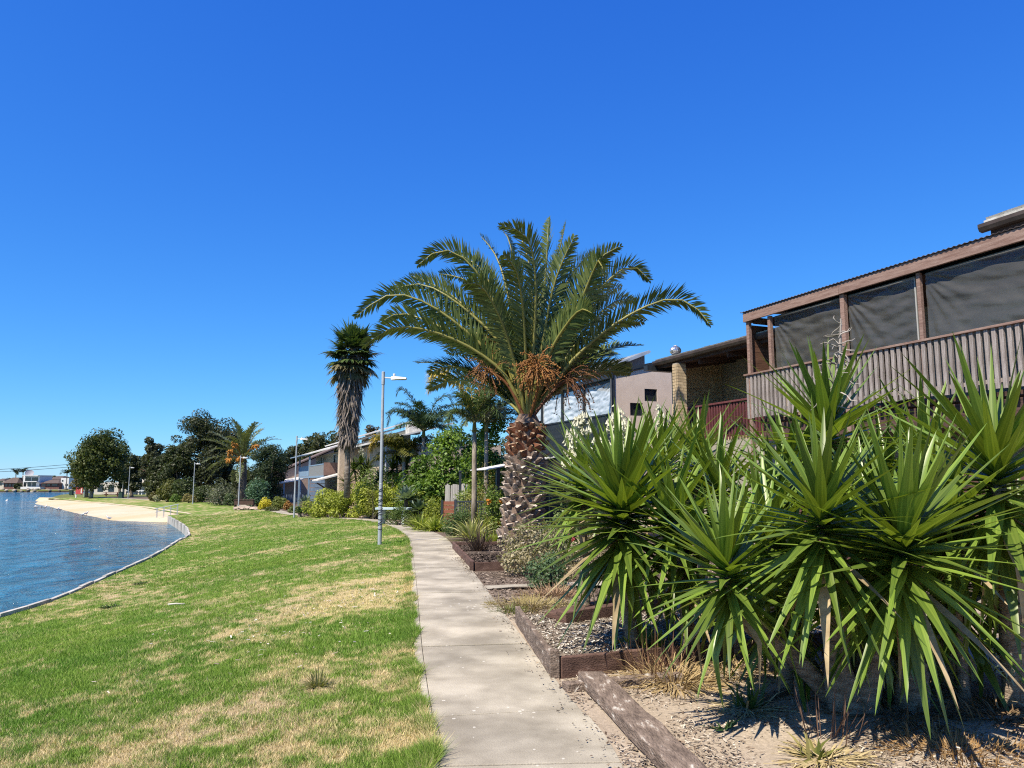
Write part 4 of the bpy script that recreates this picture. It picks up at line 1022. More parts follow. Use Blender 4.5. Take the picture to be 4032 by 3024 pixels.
def ytrunk(root, pts, rad, name='trunk'):
    cv = catmull(pts, 6); mb = MB(); k = len(cv)
    rad_ = np.interp(np.linspace(0, 1, k), np.linspace(0, 1, len(rad)), rad) * (1 + .06 * np.sin(np.arange(k) * 2.1))
    mb.tube([tuple(p) for p in cv], list(rad_), 12)
    return mb.build(name, YBARK, root, smooth=True)
def panicle(root, base, H, Rw, n, seed):
    r = np.random.default_rng(seed); parts = []
    b = np.array(base, float)
    parts.append(tri_tube([b, b + [0, 0, H * .5], b + [.02, 0, H]], [.022, .016, .006], (.40, .42, .20), 5))
    nbr = max(8, n // 15); C = []
    for k in range(nbr):          # side branches, each hung with bells
        tb = (k + .5) / nbr; ang = k * 2.39996 + r.normal() * .3; ln_ = Rw * math.sin(math.pi * min(1, tb * .80 + .18)) ** .8 * r.uniform(.75, 1.15)
        for q in range(n // nbr):
            s_ = .25 + .75 * r.random(); C.append(b + np.array([math.cos(ang) * ln_ * s_, math.sin(ang) * ln_ * s_, H * (.10 + .86 * tb) + .05 * s_]) + r.normal(size=3) * [.022, .022, .030])
    C = np.array(C); m = len(C)
    V = []; F = []; cc = []
    for i in range(m):          # a hanging bell: four petals
        s_ = .026 + .012 * r.random(); o_ = len(V); tip = C[i] + [0, 0, s_]
        tl = r.normal(size=3) * .35 * s_
        for k in range(4):
            a = k * 1.5708 + r.random(); q = np.array([math.cos(a), math.sin(a), 0]); q2 = np.array([math.cos(a + 1.2), math.sin(a + 1.2), 0])
            j0 = len(V); V += [tip, C[i] + q * s_ * .75 - [0, 0, s_ * .7] + tl, C[i] + q2 * s_ * .75 - [0, 0, s_ * .7] + tl]; F.append((j0, j0 + 1, j0 + 2))
        w_ = .8 + .2 * r.random(); cc += [(.84 * w_, .82 * w_, .62 * w_)] * 12
    parts.append((np.array(V), np.array(F), np.array(cc)))
    for i in range(0, m, 9): parts.append(tri_tube([b + [0, 0, C[i][2] - b[2] - .06], C[i]], [.006, .004], (.42, .44, .22), 3))
    V, F, c = merge(parts); return raw('flower_spike', V, F, vcmat('petal', .6, .3, tint=(1, 1, 1)), root, c)
def rel(v, o): return tuple(Vector(v) - Vector(o))
# front plant: three heads from one old stump
o1 = gz(3370, 2800); y1 = empty('yucca', o1, 0, 'largest front yucca with pale thick stump and three leafy heads', 'yucca', 'yuccas')
hB, hC, hF = at(3233, 1975, 4.85), at(3556, 2085, 4.75), at(2856, 2195, 5.15)
ytrunk(y1, [(-.05, 0, -.05), (-.12, -.02, .35), (-.10, -.1, .8), rel(hB, o1)], [.14, .085, .065, .05])
ytrunk(y1, [(.02, 0, -.05), (.12, -.05, .35), (.2, -.15, .7), rel(hC, o1)], [.12, .08, .065, .05])
ytrunk(y1, [(-.1, .1, .05), (-.42, .12, .38), (-.75, .02, .62), rel(hF, o1)], [.075, .062, .055, .045])
ytrunk(y1, [(.40, .05, -.05), (.42, .05, .22), (.43, .06, .34)], [.13, .115, .095], 'stump')
rosette(y1, rel(hB, o1), (.0, -.08, 1), .74, 76, .46, 1, low=-66)
rosette(y1, rel(hC, o1), (.02, -.12, 1), .84, 90, .45, 2, low=-66, wid=1.1)
rosette(y1, rel(hF, o1), (-.10, -.05, 1), .70, 66, .36, 3, low=-58)
def simple_yucca(px, py, Y, L, n, stem, seed, label, lean=(0, 0), low=-65, base=None, axis=(0, 0, 1), trunk_r=.055):
    h = at(px, py, Y); b = Vector((h.x + lean[0], Y + lean[1], zpf(Y)))
    e = empty('yucca', b, 0, label, 'yucca', 'yuccas')
    hr = rel(h, b)
    ytrunk(e, [(0, 0, -.05), (hr[0] * .15, hr[1] * .15, hr[2] * .4), (hr[0] * .6, hr[1] * .6, hr[2] * .75), hr], [trunk_r * 1.25, trunk_r * .9, trunk_r * .8, trunk_r * .6])
    rosette(e, hr, axis, L, n, stem, seed, low)
    return e, hr
simple_yucca(3914, 1785, 5.35, .90, 84, .65, 5, 'tall yucca at the right edge below the plastic blinds', (.15, .2), -72, trunk_r=.08)
eE, hE = simple_yucca(3255, 1650, 6.3, .82, 70, .5, 6, 'tall yucca carrying a dead grey flower stalk against the balcony', (.1, .1), -60)
eA, hA = simple_yucca(2447, 1945, 7.2, 1.02, 120, .62, 7, 'rounded yucca in the near timber garden bed', (.08, .05), -56, trunk_r=.06)
simple_yucca(2830, 1900, 7.2, .80, 64, .45, 8, 'middle yucca between the bed yucca and the front heads', (.1, 0), -55)
simple_yucca(3050, 1985, 6.6, .78, 60, .5, 9, 'yucca half hidden behind the front plant with spread leaves', (0, .1), -55)
eG, hG = simple_yucca(2285, 1880, 9.3, .85, 56, .4, 10, 'yucca nearest the date palm with tall white flower spike', (.05, .05), -45)
eG2, hG2 = simple_yucca(2425, 1900, 8.9, .80, 50, .35, 15, 'yucca behind the bed yucca with the larger white flower spike', (.05, .05), -40)
eH, hH = simple_yucca(2600, 1815, 8.6, .85, 60, .4, 11, 'yucca with a small white flower spike below the grey wall', (.05, .1), -45)
simple_yucca(2745, 1790, 9.2, .85, 56, .4, 12, 'upright yucca below the maroon railing', (.05, .1), -45)
simple_yucca(3480, 1900, 6.9, .8, 56, .4, 13, 'shaded yucca behind the front heads under the first balcony', (.05, .1), -50)
simple_yucca(4010, 2080, 6.1, .8, 56, .6, 14, 'low yucca in shade at the right edge by the board fence', (.05, .1), -75)
simple_yucca(2690, 2130, 7.0, .80, 50, .45, 41, 'low yucca in shadow right of the bed yucca', (.05, .1), -60)
simple_yucca(3080, 2230, 6.0, .78, 50, .5, 42, 'low yucca in shadow behind the slanting branch', (.05, .1), -62)
simple_yucca(3420, 2240, 5.75, .78, 54, .5, 43, 'low yucca in shadow behind the pale stump', (.05, .1), -62)
simple_yucca(3760, 2210, 5.9, .85, 56, .55, 44, 'low yucca in shadow between the front plant and the right edge', (.05, .1), -66)
simple_yucca(3010, 2075, 5.75, .74, 46, .4, 45, 'yucca head in the gap left of the front plant centre', (.25, .1), -58, trunk_r=.035)
simple_yucca(3405, 2070, 5.6, .76, 46, .45, 46, 'yucca head in the gap between the two front heads', (.05, .1), -60, trunk_r=.035)
simple_yucca(3720, 1985, 5.6, .78, 48, .45, 47, 'yucca head between the front plant and the tall right one', (.1, .1), -60, trunk_r=.035)
simple_yucca(2650, 2000, 6.9, .80, 50, .4, 48, 'yucca head just right of the rounded bed yucca', (.1, .1), -55, trunk_r=.035)
simple_yucca(3110, 1830, 7.2, .78, 46, .35, 49, 'yucca head in front of the balcony corner post', (.05, .1), -45, trunk_r=.035)
simple_yucca(3640, 1800, 6.6, .80, 48, .4, 50, 'yucca head under the middle of the first balcony', (.05, .1), -45, trunk_r=.035)
panicle(eG, (hG[0] + .02, hG[1], hG[2] - .12), .88, .25, 380, 21)
panicle(eG2, (hG2[0] + .02, hG2[1], hG2[2] - .18), 1.0, .28, 460, 22)
panicle(eH, (hH[0] + .02, hH[1], hH[2] + .15), .42, .08, 60, 23)
# the dead flower stalk
r = np.random.default_rng(5); parts = [tri_tube([np.array(hE), np.array(hE) + [.09, -.1, .45], np.array(hE) + [.12, -.1, .82]], [.022, .016, .006], (.42, .38, .34), 5)]
for i in range(34):
    t = .12 + .85 * r.random(); b = np.array(hE) + np.array([.12 * t, -.1, .82 * t]); a = r.random() * 6.28; l = .17 * (1.1 - t) + .05; pts = [b]; d = np.array([math.cos(a), math.sin(a), .4])
    for k in range(4): d = unit(d + r.normal(size=3) * .5 + [0, 0, -.15]); pts.append(pts[-1] + d * l / 3)
    parts.append(tri_tube(pts, [.008, .007, .006, .006, .003], np.array([.46, .42, .38]) * (.7 + .5 * r.random()), 3))
V, F, c = merge(parts); raw('dead_flower_stalk', V, F, DRY, eE, c)

# ---------------- planting along the path and between the houses
def gx(px, Y): return at(px, 1905, Y).x
def gp(px, Y): return gx(px, Y), Y, zpf(Y)
DG, MG, OG, YG = (.028, .048, .016), (.055, .095, .025), (.085, .095, .030), (.155, .165, .030)
# olive hedge shrubs
for i, (px, Y, w_, h, lb) in enumerate(((1290, 43.5, 2.7, 1.65, 'low olive green hedge shrub at the far end beside the grey agave'), (1385, 42.5, 2.9, 2.1, 'olive green hedge shrub below the upright dark yucca'), (1475, 41.0, 2.8, 2.4, 'tallest olive green hedge shrub left of the nearest lamp post'), (1555, 39.5, 2.5, 2.5, 'olive green hedge shrub behind the nearest lamp post'))):
    shrub('hedge_shrub', *gp(px, Y), w_, 2.0, h, lb, (.13, .165, .024), (.33, .36, .055), (.13, .06), 5200, 30 + i, group='olive hedge shrubs', nb=34, br=.34)
shrub('dry_shrub', *gp(1222, 45.5), 1.3, 1.0, .95, 'brown dried shrub at the left foot of the olive hedge', (.10, .07, .05), (.19, .13, .09), (.07, .03), 1600, 41, mat=DRY)
shrub('green_shrub', *gp(1727, 31.5), 1.5, 1.2, 1.35, 'bright lime green shrub left of the red slatted gate', (.10, .14, .02), (.24, .26, .035), (.08, .04), 2600, 42)
shrub('low_shrub', *gp(1570, 32.5), 1.3, 1.0, .80, 'low dark green shrub in front of the pale blue bench', (.035, .07, .018), (.09, .13, .03), (.07, .035), 2000, 43)
shrub('ground_cover_plant', *gp(1640, 30.3), 1.2, .8, .45, 'low mixed ground cover beside the path past the bench', (.05, .08, .025), (.14, .15, .05), (.06, .03), 1200, 44)
shrub('mounded_shrub', *gp(1797, 23.4), 1.0, .9, .85, 'dense mounded green shrub beside the path before the dark metal fence', (.045, .085, .03), (.11, .16, .05), (.075, .022), 3600, 45, nb=30, br=.20)
shrub('flowering_shrub', *gp(1948, 24.5), 1.1, 1.0, 1.65, 'leafy shrub with orange blooms left of the date palm trunk', (.06, .11, .02), (.17, .22, .04), (.08, .045), 2800, 46, flowers=((.62, .25, .05), 5, .16, 'bloom'))
shrub('tall_shrub', *gp(1905, 29), 2.0, 1.4, 2.5, 'loose yellowish shrub behind the dark metal fence', (.11, .11, .035), (.26, .22, .06), (.06, .03), 2600, 47)
shrub('tangled_shrub', *gp(1470, 40), .01 + .9, .8, 1.6, 'pale twiggy shrub beside the tan brick house', OG, YG, (.08, .04), 900, 48)
# dense green shrubs behind, half of the middle ground
for i, (px, Y, w_, h, lb) in enumerate(((1665, 37.5, 2.6, 3.4, 'dense leafy shrub behind the grey agave'), (1755, 36, 3.1, 4.9, 'tallest dense leafy shrub with bright green top left of the leaning palm'), (1930, 34, 2.6, 5.0, 'dense leafy shrub behind the date palm trunk'), (1850, 39, 2.8, 4.6, 'dense leafy shrub behind the thin palm trunk'))):
    shrub('leafy_shrub', *gp(px, Y), w_, 2.0, h, lb, (.035, .075, .014), (.14, .22, .03), (.17, .10), 6500, 50 + i, group='dense leafy shrubs', nb=46, br=.5)
shrub('fence_shrub', *gp(1840, 30.5), 1.3, 1.0, 1.7, 'mixed green shrub just behind the dark metal fence', (.07, .12, .025), (.22, .26, .06), (.09, .045), 2400, 56)
shrub('hedge_shrub', *gp(1640, 35.5), 1.8, 1.3, 1.5, 'light green shrub between the agaves and the lime shrub', (.09, .13, .025), (.24, .27, .05), (.10, .05), 2600, 57)
shrub('tall_shrub', *gp(1480, 44.5), 2.6, 1.8, 2.9, 'dark green bank of leaves left behind the nearest lamp post', (.05, .085, .02), (.14, .18, .04), (.14, .07), 3600, 58)
# strap-leaved clumps and agaves
def strap(name, px, Y, n, L, W, label, c1, c2, cat, seed, spread=.75, droop=1.1, rad=.22, group=None, x=None):
    g = gp(px, Y)
    return tuft(name, *g, n, L, W, spread, droop, label, c1, c2, cat, group, seed, rad, part='leaves', seg=5)
strap('agapanthus', 1660, 28.2, 130, .75, .045, 'far strappy green clump with white flower heads at the path edge', (.16, .23, .03), (.46, .50, .11), 'plant', 61, group='strappy clumps')
strap('agapanthus', 1715, 27.0, 150, .8, .045, 'near strappy green clump in front of the red slatted gate', (.16, .24, .03), (.46, .50, .11), 'plant', 62, group='strappy clumps')
strap('variegated_lily', 1862, 21.8, 130, .80, .05, 'cream striped strappy plant behind the far timber bed', (.28, .32, .09), (.66, .62, .32), 'plant', 63)
strap('green_lily', 1930, 20.3, 90, .62, .05, 'green strappy plant at the foot of the date palm trunk', (.14, .22, .03), (.42, .46, .11), 'plant', 64)
strap('pale_lily', 1895, 24.5, 110, .9, .05, 'pale strappy plant against the dark metal fence', (.26, .30, .09), (.60, .56, .28), 'plant', 69)
for px, Y, h, lb in ((1648, 28, .95, 'small round white flower head left of its pair'), ):
    pass
def agave(px, Y, L, n, label, c1, c2, seed, lift=0.3):
    g = gp(px, Y); e = empty('agave', g, 0, label, 'agave', 'agaves'); r = random.Random(seed)
    for i in range(n):
        t = i / n; el = R(80) - R(88) * t; az = i * 2.39996
        m = MB(); vs = []; fs = []; k = 5
        for j in range(k + 1):
            s_ = j / k; hwid = L * .13 * (.55 + 1.0 * math.sin(math.pi * min(1, s_ * .95 + .08))) * (1 - s_ ** 4) + .002
            vs += [(-hwid, s_ * L, hwid * .35 - .12 * L * s_ * s_ * t), (0, s_ * L, -.12 * L * s_ * s_ * t), (hwid, s_ * L, hwid * .35 - .12 * L * s_ * s_ * t)]
        for j in range(k):
            for q in range(2): fs.append((j * 3 + q, j * 3 + q + 1, j * 3 + q + 4, j * 3 + q + 3))
        tt = r.random(); col_ = tuple(a * (1 - tt) + b * tt for a, b in zip(c1, c2))
        o = m.add(vs, fs, col_).build('leaf', LEAF, e, smooth=True, vc=True)
        o.rotation_euler = Matrix(((math.cos(az), -math.sin(az) * math.cos(el), math.sin(az) * math.sin(el)), (math.sin(az), math.cos(az) * math.cos(el), -math.cos(az) * math.sin(el)), (0, math.sin(el), math.cos(el)))).to_euler()
        o.location = (0, 0, lift)
    MB().tube([(0, 0, -.05), (0, 0, lift + .05)], [.12, .09], 8).build('stem', BARK, e)
    return e
agave(1206, 47, .72, 30, 'grey green agave left of the olive hedge', (.14, .19, .14), (.26, .32, .24), 1, .55)
agave(1600, 35.0, .70, 34, 'large grey green agave above the pale blue bench', (.13, .18, .14), (.26, .33, .26), 2, 1.0)
agave(1655, 33.5, .55, 26, 'smaller dark agave right of the pale blue bench', (.05, .09, .05), (.12, .17, .10), 3, .55)
agave(1185, 44.8, .42, 22, 'low green agave near the second lamp post', (.06, .12, .05), (.16, .22, .10), 4, .2)
def far_yucca(px, Y, heads, label, seed):
    """a distant yucca: joined blades per head"""
    g = Vector(gp(px, Y)); e = empty('yucca', g, 0, label, 'yucca', 'yuccas'); r = np.random.default_rng(seed)
    tm = MB()
    for (hx, hy, L) in heads:
        h = at(hx, hy, Y) - g; n = 110
        a = r.random(n) * 6.283; el = R(85) - R(135) * r.random(n)
        D = np.stack([np.cos(a) * np.cos(el), np.sin(a) * np.cos(el), np.sin(el)], 1)
        V, F, c = strips(r, np.tile(np.array(h), (n, 1)), D, L, .07, .25, (.045, .08, .016), (.13, .17, .035), 3)
        raw('leaf_head', V, F, LEAF, e, c); tm.tube([(0, 0, -.05), (h.x * .4, h.y * .4, h.z * .5), tuple(h)], [.1, .08, .05], 7)
    tm.build('trunk', YBARK, e); return e
far_yucca(1372, 46, [(1368, 1905, .95)], 'low dark yucca at the foot of the fan palm', 71)
ey = far_yucca(1425, 46.5, [(1420, 1825, .75), (1395, 1850, .7), (1448, 1850, .7), (1425, 1875, .7)], 'many headed yucca tree with cream flower spike before the tan house', 72)
gq = at(1422, 1815, 46.5) - Vector(gp(1425, 46.5)); panicle(ey, tuple(gq), .9, .22, 90, 73)
far_yucca(1570, 40.5, [(1560, 1790, 1.0), (1600, 1830, .95), (1545, 1850, .9), (1590, 1880, .85)], 'dark many headed yucca right of the nearest lamp post', 74)
far_yucca(1500, 41.5, [(1498, 1880, .7)], 'small yucca just left of the nearest lamp post', 75)

# ---------------- palms
def feather_palm(name, px, py, Y, label, fr, c1, c2, seed, tr=.10, Lf=.42, W=.03, extra=0, el=(.4, 1.3), Lr=(1.8, 2.5), base=None, droop=.7, vee=.15, trunk_mat=PALEBARK, fz=None, rc=(.16, .15, .05), pairs=80, bend=(1.1, 2.0), cat='palm tree'):
    h = at(px, py, Y); b = Vector((h.x if base is None else gx(base, Y), Y, zpf(Y))); r = np.random.default_rng(seed)
    e = empty(name, b, 0, label, cat)
    hr = np.array(h - b)
    MB().tube([(0, 0, -.05), (hr[0] * .3, 0, hr[2] * .35), (hr[0] * .8, 0, hr[2] * .75), tuple(hr)], [tr * 1.35, tr, tr * .92, tr * .75], 10).build('trunk', trunk_mat, e, smooth=True)
    MB().tube([tuple(hr - [0, 0, .1]), tuple(hr + [0, 0, .5])], [tr * 1.0, tr * .4], 8).build('crown_shaft', pmat('green_shaft', (.14, .15, .05), (.22, .20, .08), 3, .6), e, smooth=True)
    for pp, dy, kc in fr:
        n = len(pp); pts = [hr + [0, 0, .2]] + [np.array(at(x, y, Y + dy * ((i + 1) / n) ** 1.2) - b) for i, (x, y) in enumerate(pp)]
        kq = 1.5 if kc else 1.0
        V, F, c = frond(r, pts, int(pairs * kq), Lf * kq, W * kq, *(kc or (c1, c2)), rc, vee=vee, droop=droop * kq, t0=.15, rr_=(.03, .005), jit=.25)
        raw('frond', V, F, PALM, e, c)
    for j in range(extra):
        pts = arc(hr + [0, 0, .2], j * 2.4 + seed, r.uniform(*el), r.uniform(*Lr), r.uniform(*bend), 6)
        V, F, c = frond(r, pts, pairs, Lf, W, c1, c2, rc, vee=vee, droop=droop, t0=.15, rr_=(.03, .005), jit=.25)
        raw('frond', V, F, PALM, e, c)
    return e
BLG1, BLG2 = (.040, .080, .045), (.10, .155, .075)
YEL = ((.42, .33, .05), (.75, .56, .12))
feather_palm('queen_palm', 1868, 1690, 25.0, 'slender leaning palm with one yellow drooping frond left of the date palm',
             [([(1850, 1610), (1815, 1530), (1765, 1485), (1715, 1480), (1690, 1545)], -.2, YEL), ([(1885, 1580), (1900, 1500), (1945, 1450), (1990, 1470)], .5, None), ([(1890, 1600), (1930, 1540), (1985, 1520), (2020, 1570)], .2, None), ([(1860, 1590), (1850, 1510), (1830, 1460)], .9, None), ([(1900, 1640), (1945, 1610), (1975, 1640)], -.5, None), ([(1835, 1640), (1790, 1620), (1760, 1660)], -.5, None)],
             (.055, .10, .03), (.14, .19, .06), 81, tr=.085, Lf=.52, W=.036, base=1868, extra=3, Lr=(1.4, 1.9))
feather_palm('feather_palm', 1668, 1715, 38, 'blue green feather palm rising behind the leafy shrubs', [([(1650, 1640), (1620, 1570), (1580, 1530), (1560, 1560)], 0, None), ([(1690, 1640), (1720, 1580), (1760, 1560), (1790, 1610)], 0, None), ([(1640, 1670), (1590, 1620), (1545, 1620), (1525, 1680)], 0, None), ([(1700, 1680), (1750, 1640), (1800, 1660)], .5, None)], BLG1, BLG2, 82, extra=15, Lf=.62, W=.045, tr=.11)
feather_palm('feather_palm', 1590, 1810, 39, 'lower yellow green feather palm right of the nearest lamp post', [([(1560, 1760), (1520, 1725), (1480, 1735), (1462, 1775)], 0, YEL), ([(1620, 1760), (1650, 1730), (1690, 1750)], 0, None)], (.10, .12, .025), (.22, .21, .05), 83, extra=16, Lf=.6, W=.045, el=(.2, 1.1), Lr=(1.5, 2.1))
feather_palm('feather_palm', 1915, 1690, 33, 'feather palm between the thin palm trunk and the date palm', [], BLG1, (.13, .18, .07), 84, extra=16, Lf=.58, W=.045, Lr=(1.8, 2.5))
# distant date palm with orange fruit
dp = feather_palm('date_palm', 958, 1815, 85, 'distant date palm with orange fruit bunches left of the dark conifer', [], (.11, .15, .06), (.26, .29, .13), 85, tr=.45, extra=44, Lf=.62, W=.10, el=(-.35, 1.5), Lr=(4.2, 5.2), droop=.25, vee=.3, pairs=44, bend=(.7, 1.5), trunk_mat=BARK)
hr = np.array(at(958, 1815, 85) - Vector(gp(958, 85)))
for j, (px, py) in enumerate(((930, 1748), (905, 1780), (903, 1808), (945, 1805), (1010, 1755))):
    q = np.array(at(px, py, 82.5 - .3 * j) - Vector(gp(958, 85))); fruit(dp, [tuple(hr), tuple((hr + q) / 2 + [0, 0, .3]), tuple(q)], .6, 16, .45, (.50, .20, .03), (.62, .30, .06), 90 + j, .03)
# ---------------- fan palm with its skirt of dead leaves
FY = 40.0
fp = empty('fan_palm', gp(1366, FY), 0, 'tall fan palm with a long shaggy skirt of dead grey leaves', 'palm tree'); o_ = Vector(gp(1366, FY))
fl = lambda px, py, dy=0: np.array(at(px, py, FY + dy) - o_)
axis = [(1366, 1960), (1368, 1850), (1369, 1735), (1376, 1600), (1384, 1450), (1390, 1370)]
MB().tube([tuple(fl(*p)) for p in axis], [.17, .145, .14, .15, .16, .16], 12).build('trunk', pmat('fan_trunk', (.10, .075, .06), (.34, .29, .25), 5, .95, .9, 16, (1, 1, 3)), fp, smooth=True)
r = np.random.default_rng(6); tr_pts = catmull([fl(*p) for p in axis], 6); zz = tr_pts[:, 2]
n = 2600; z0, z1 = fl(1370, 1745)[2], fl(1388, 1400)[2]
zs = z0 + (z1 - z0) * r.random(n); t = (zs - z0) / (z1 - z0); a = r.random(n) * 6.283
prof_r = np.interp(t, [0, .08, .3, .55, .8, 1], [.26, .42, .54, .60, .80, .70])
ax_ = np.stack([np.interp(zs, zz, tr_pts[:, k]) for k in (0, 1)], 1)
rad_ = prof_r * .84 * (.45 + .6 * r.random(n))
P = np.stack([ax_[:, 0] + np.cos(a) * rad_, ax_[:, 1] + np.sin(a) * rad_, zs + .15], 1)
D = np.stack([np.cos(a) * .25, np.sin(a) * .25, -np.ones(n)], 1) + r.normal(size=(n, 3)) * .22
V, F, c = strips(r, P, D, .75, .07, .3, (.14, .115, .10), (.34, .29, .25), 3)
raw('dead_leaf_skirt', V, F, DRY, fp, c)
def fan(r, base, az, el, pet, Rf, c1, c2, droop=.5):
    d = np.array([math.cos(az) * math.cos(el), math.sin(az) * math.cos(el), math.sin(el)]); hub = np.array(base) + d * pet
    s_ = unit(np.cross(d, [0, 0, 1.0])); nrm = np.cross(s_, d); k = 26; an = np.linspace(-2.0, 2.0, k)
    D = np.cos(an)[:, None] * d + np.sin(an)[:, None] * s_ + nrm * (.25 - .1 * np.abs(an))[:, None]
    V, F, c = strips(r, np.tile(hub, (k, 1)), D, Rf, Rf * .17, droop, c1, c2, 3)
    rachis = tri_tube([base, (np.array(base) + hub) / 2 + [0, 0, .03], hub], [.02, .016, .01], (.20, .20, .07), 4)
    V2, F2, c2_ = rachis; m = F2.shape[0]
    F4 = np.concatenate([F2, F2[:, 2:3]], 1)
    tri = np.concatenate([F[:, [0, 1, 2]], F[:, [0, 2, 3]]], 0)
    return merge([(V, tri, c), (V2, F2, c2_)])
top = fl(1388, 1395)
for j in range(54):
    az = j * 2.4; el = 1.40 - 2.35 * j / 54 + r.normal() * .14
    dry = j > 40
    V, F, c = fan(r, top + [0, 0, .15 - .6 * j / 54], az, el, .55 + .5 * r.random(), .85, (.045, .085, .025) if not dry else (.12, .11, .05), (.13, .18, .05) if not dry else (.28, .24, .13), .45 + .8 * j / 54)
    raw('fan_leaf', V, F, PALM, fp, c)

# ---------------- trees in the distance
def ptree(px, Y, top, w_px, label, c1, c2, seed, nb=40, br=.16, nl=7000, name='tree', leaf=None, low=.28, shell=.45, group='distant trees', depth=.9, bark=BARK, base=None, lift=0, extra=None, flat=.85, tr=.28, half=False, mat=LEAF, droop=0.0):
    x, y, z = gp(base or px, Y); H = at(px, top, Y).z - z; wd = w_px * Y / FOC; cr = H * (1 - low) / 2
    lf = leaf or (max(.10, Y * .0030), max(.05, Y * .0019))
    c1 = tuple(q * 1.35 for q in c1); c2 = tuple(q * 1.5 for q in c2)
    return tree(name, x, y, z, H, H - cr, (wd / 2 * .92, wd / 2 * depth * .92, cr * .98), int(nb * 1.25), wd * br, int(nl * 1.3), lf, c1, c2, label, 'tree', group, seed, tr, bark, flat, (gx(px, Y) - x, 0), shell, half=half, extra=extra, mat=mat, droop=droop)
ptree(388, 122, 1690, 208, 'round leafy tree standing on the grass by the beach', (.030, .048, .014), (.085, .105, .026), 101, nb=90, br=.15, nl=14000, low=.12, bark=PALEBARK, base=362)
ptree(345, 126, 1835, 120, 'low brownish tree left under the round tree', (.05, .05, .02), (.09, .085, .035), 102, nb=30, nl=4000, low=.25)
ptree(792, 103, 1590, 230, 'tallest dark pine like tree with clumped crown', (.022, .032, .014), (.060, .068, .028), 103, nb=75, br=.13, nl=15000, low=.05, shell=.35, leaf=(.30, .16))
ptree(880, 108, 1650, 130, 'dark clumped tree right of the tallest one', (.022, .032, .014), (.055, .062, .026), 104, nb=40, br=.17, nl=7000, low=.05)
ptree(705, 101, 1745, 150, 'dark broad tree in front of the tallest one', (.022, .034, .013), (.055, .068, .024), 105, nb=50, br=.16, nl=8000, low=.0)
ptree(592, 118, 1718, 82, 'narrow dark tree with small upper tuft', (.026, .036, .016), (.062, .070, .03), 106, nb=34, br=.2, nl=5500, low=.05)
ptree(630, 105, 1800, 120, 'dark tree left of the far lamp posts', (.024, .036, .014), (.058, .068, .024), 107, nb=40, br=.17, nl=6000, low=.0)
ptree(522, 135, 1775, 80, 'small dark tree behind the cream house', (.026, .038, .016), (.060, .070, .028), 108, nb=28, br=.2, nl=3500, low=.1)
ptree(480, 140, 1800, 70, 'small dark tree right of the round tree', (.026, .038, .016), (.060, .070, .028), 118, nb=24, br=.2, nl=3000, low=.1)
ptree(1060, 80, 1726, 145, 'dark shaggy conifer beside the brown house', (.015, .030, .014), (.040, .060, .024), 109, nb=55, br=.16, nl=9000, low=.0, leaf=(.34, .07))
ptree(985, 101, 1845, 150, 'dark low tree behind the distant date palm trunk', (.026, .038, .016), (.060, .070, .028), 119, nb=34, br=.2, nl=4000, low=.0)
ptree(1225, 112, 1700, 130, 'dark tree behind the blue balcony roof', (.026, .038, .016), (.068, .078, .028), 110, nb=44, br=.17, nl=7000, low=.05)
ptree(1290, 108, 1685, 130, 'rounded olive tree behind the tan house', (.030, .042, .017), (.080, .088, .032), 111, nb=44, br=.17, nl=7000, low=.05)
ptree(1150, 118, 1735, 110, 'dark tree behind the brown house', (.026, .038, .016), (.062, .070, .027), 112, nb=34, br=.18, nl=5000, low=.05)
ptree(1452, 95, 1655, 110, 'thin brownish gum tree right of the fan palm', (.055, .05, .03), (.12, .105, .065), 113, nb=30, br=.15, nl=3000, low=.05, shell=.3)
ptree(1800, 60, 1700, 330, 'broad green tree closing the view behind the leafy shrubs', (.03, .05, .018), (.085, .105, .035), 114, nb=60, br=.14, nl=9000, low=.0)
ptree(1990, 55, 1720, 200, 'dark tree behind the date palm trunk', (.028, .045, .018), (.075, .09, .03), 115, nb=40, br=.15, nl=6000, low=.0)
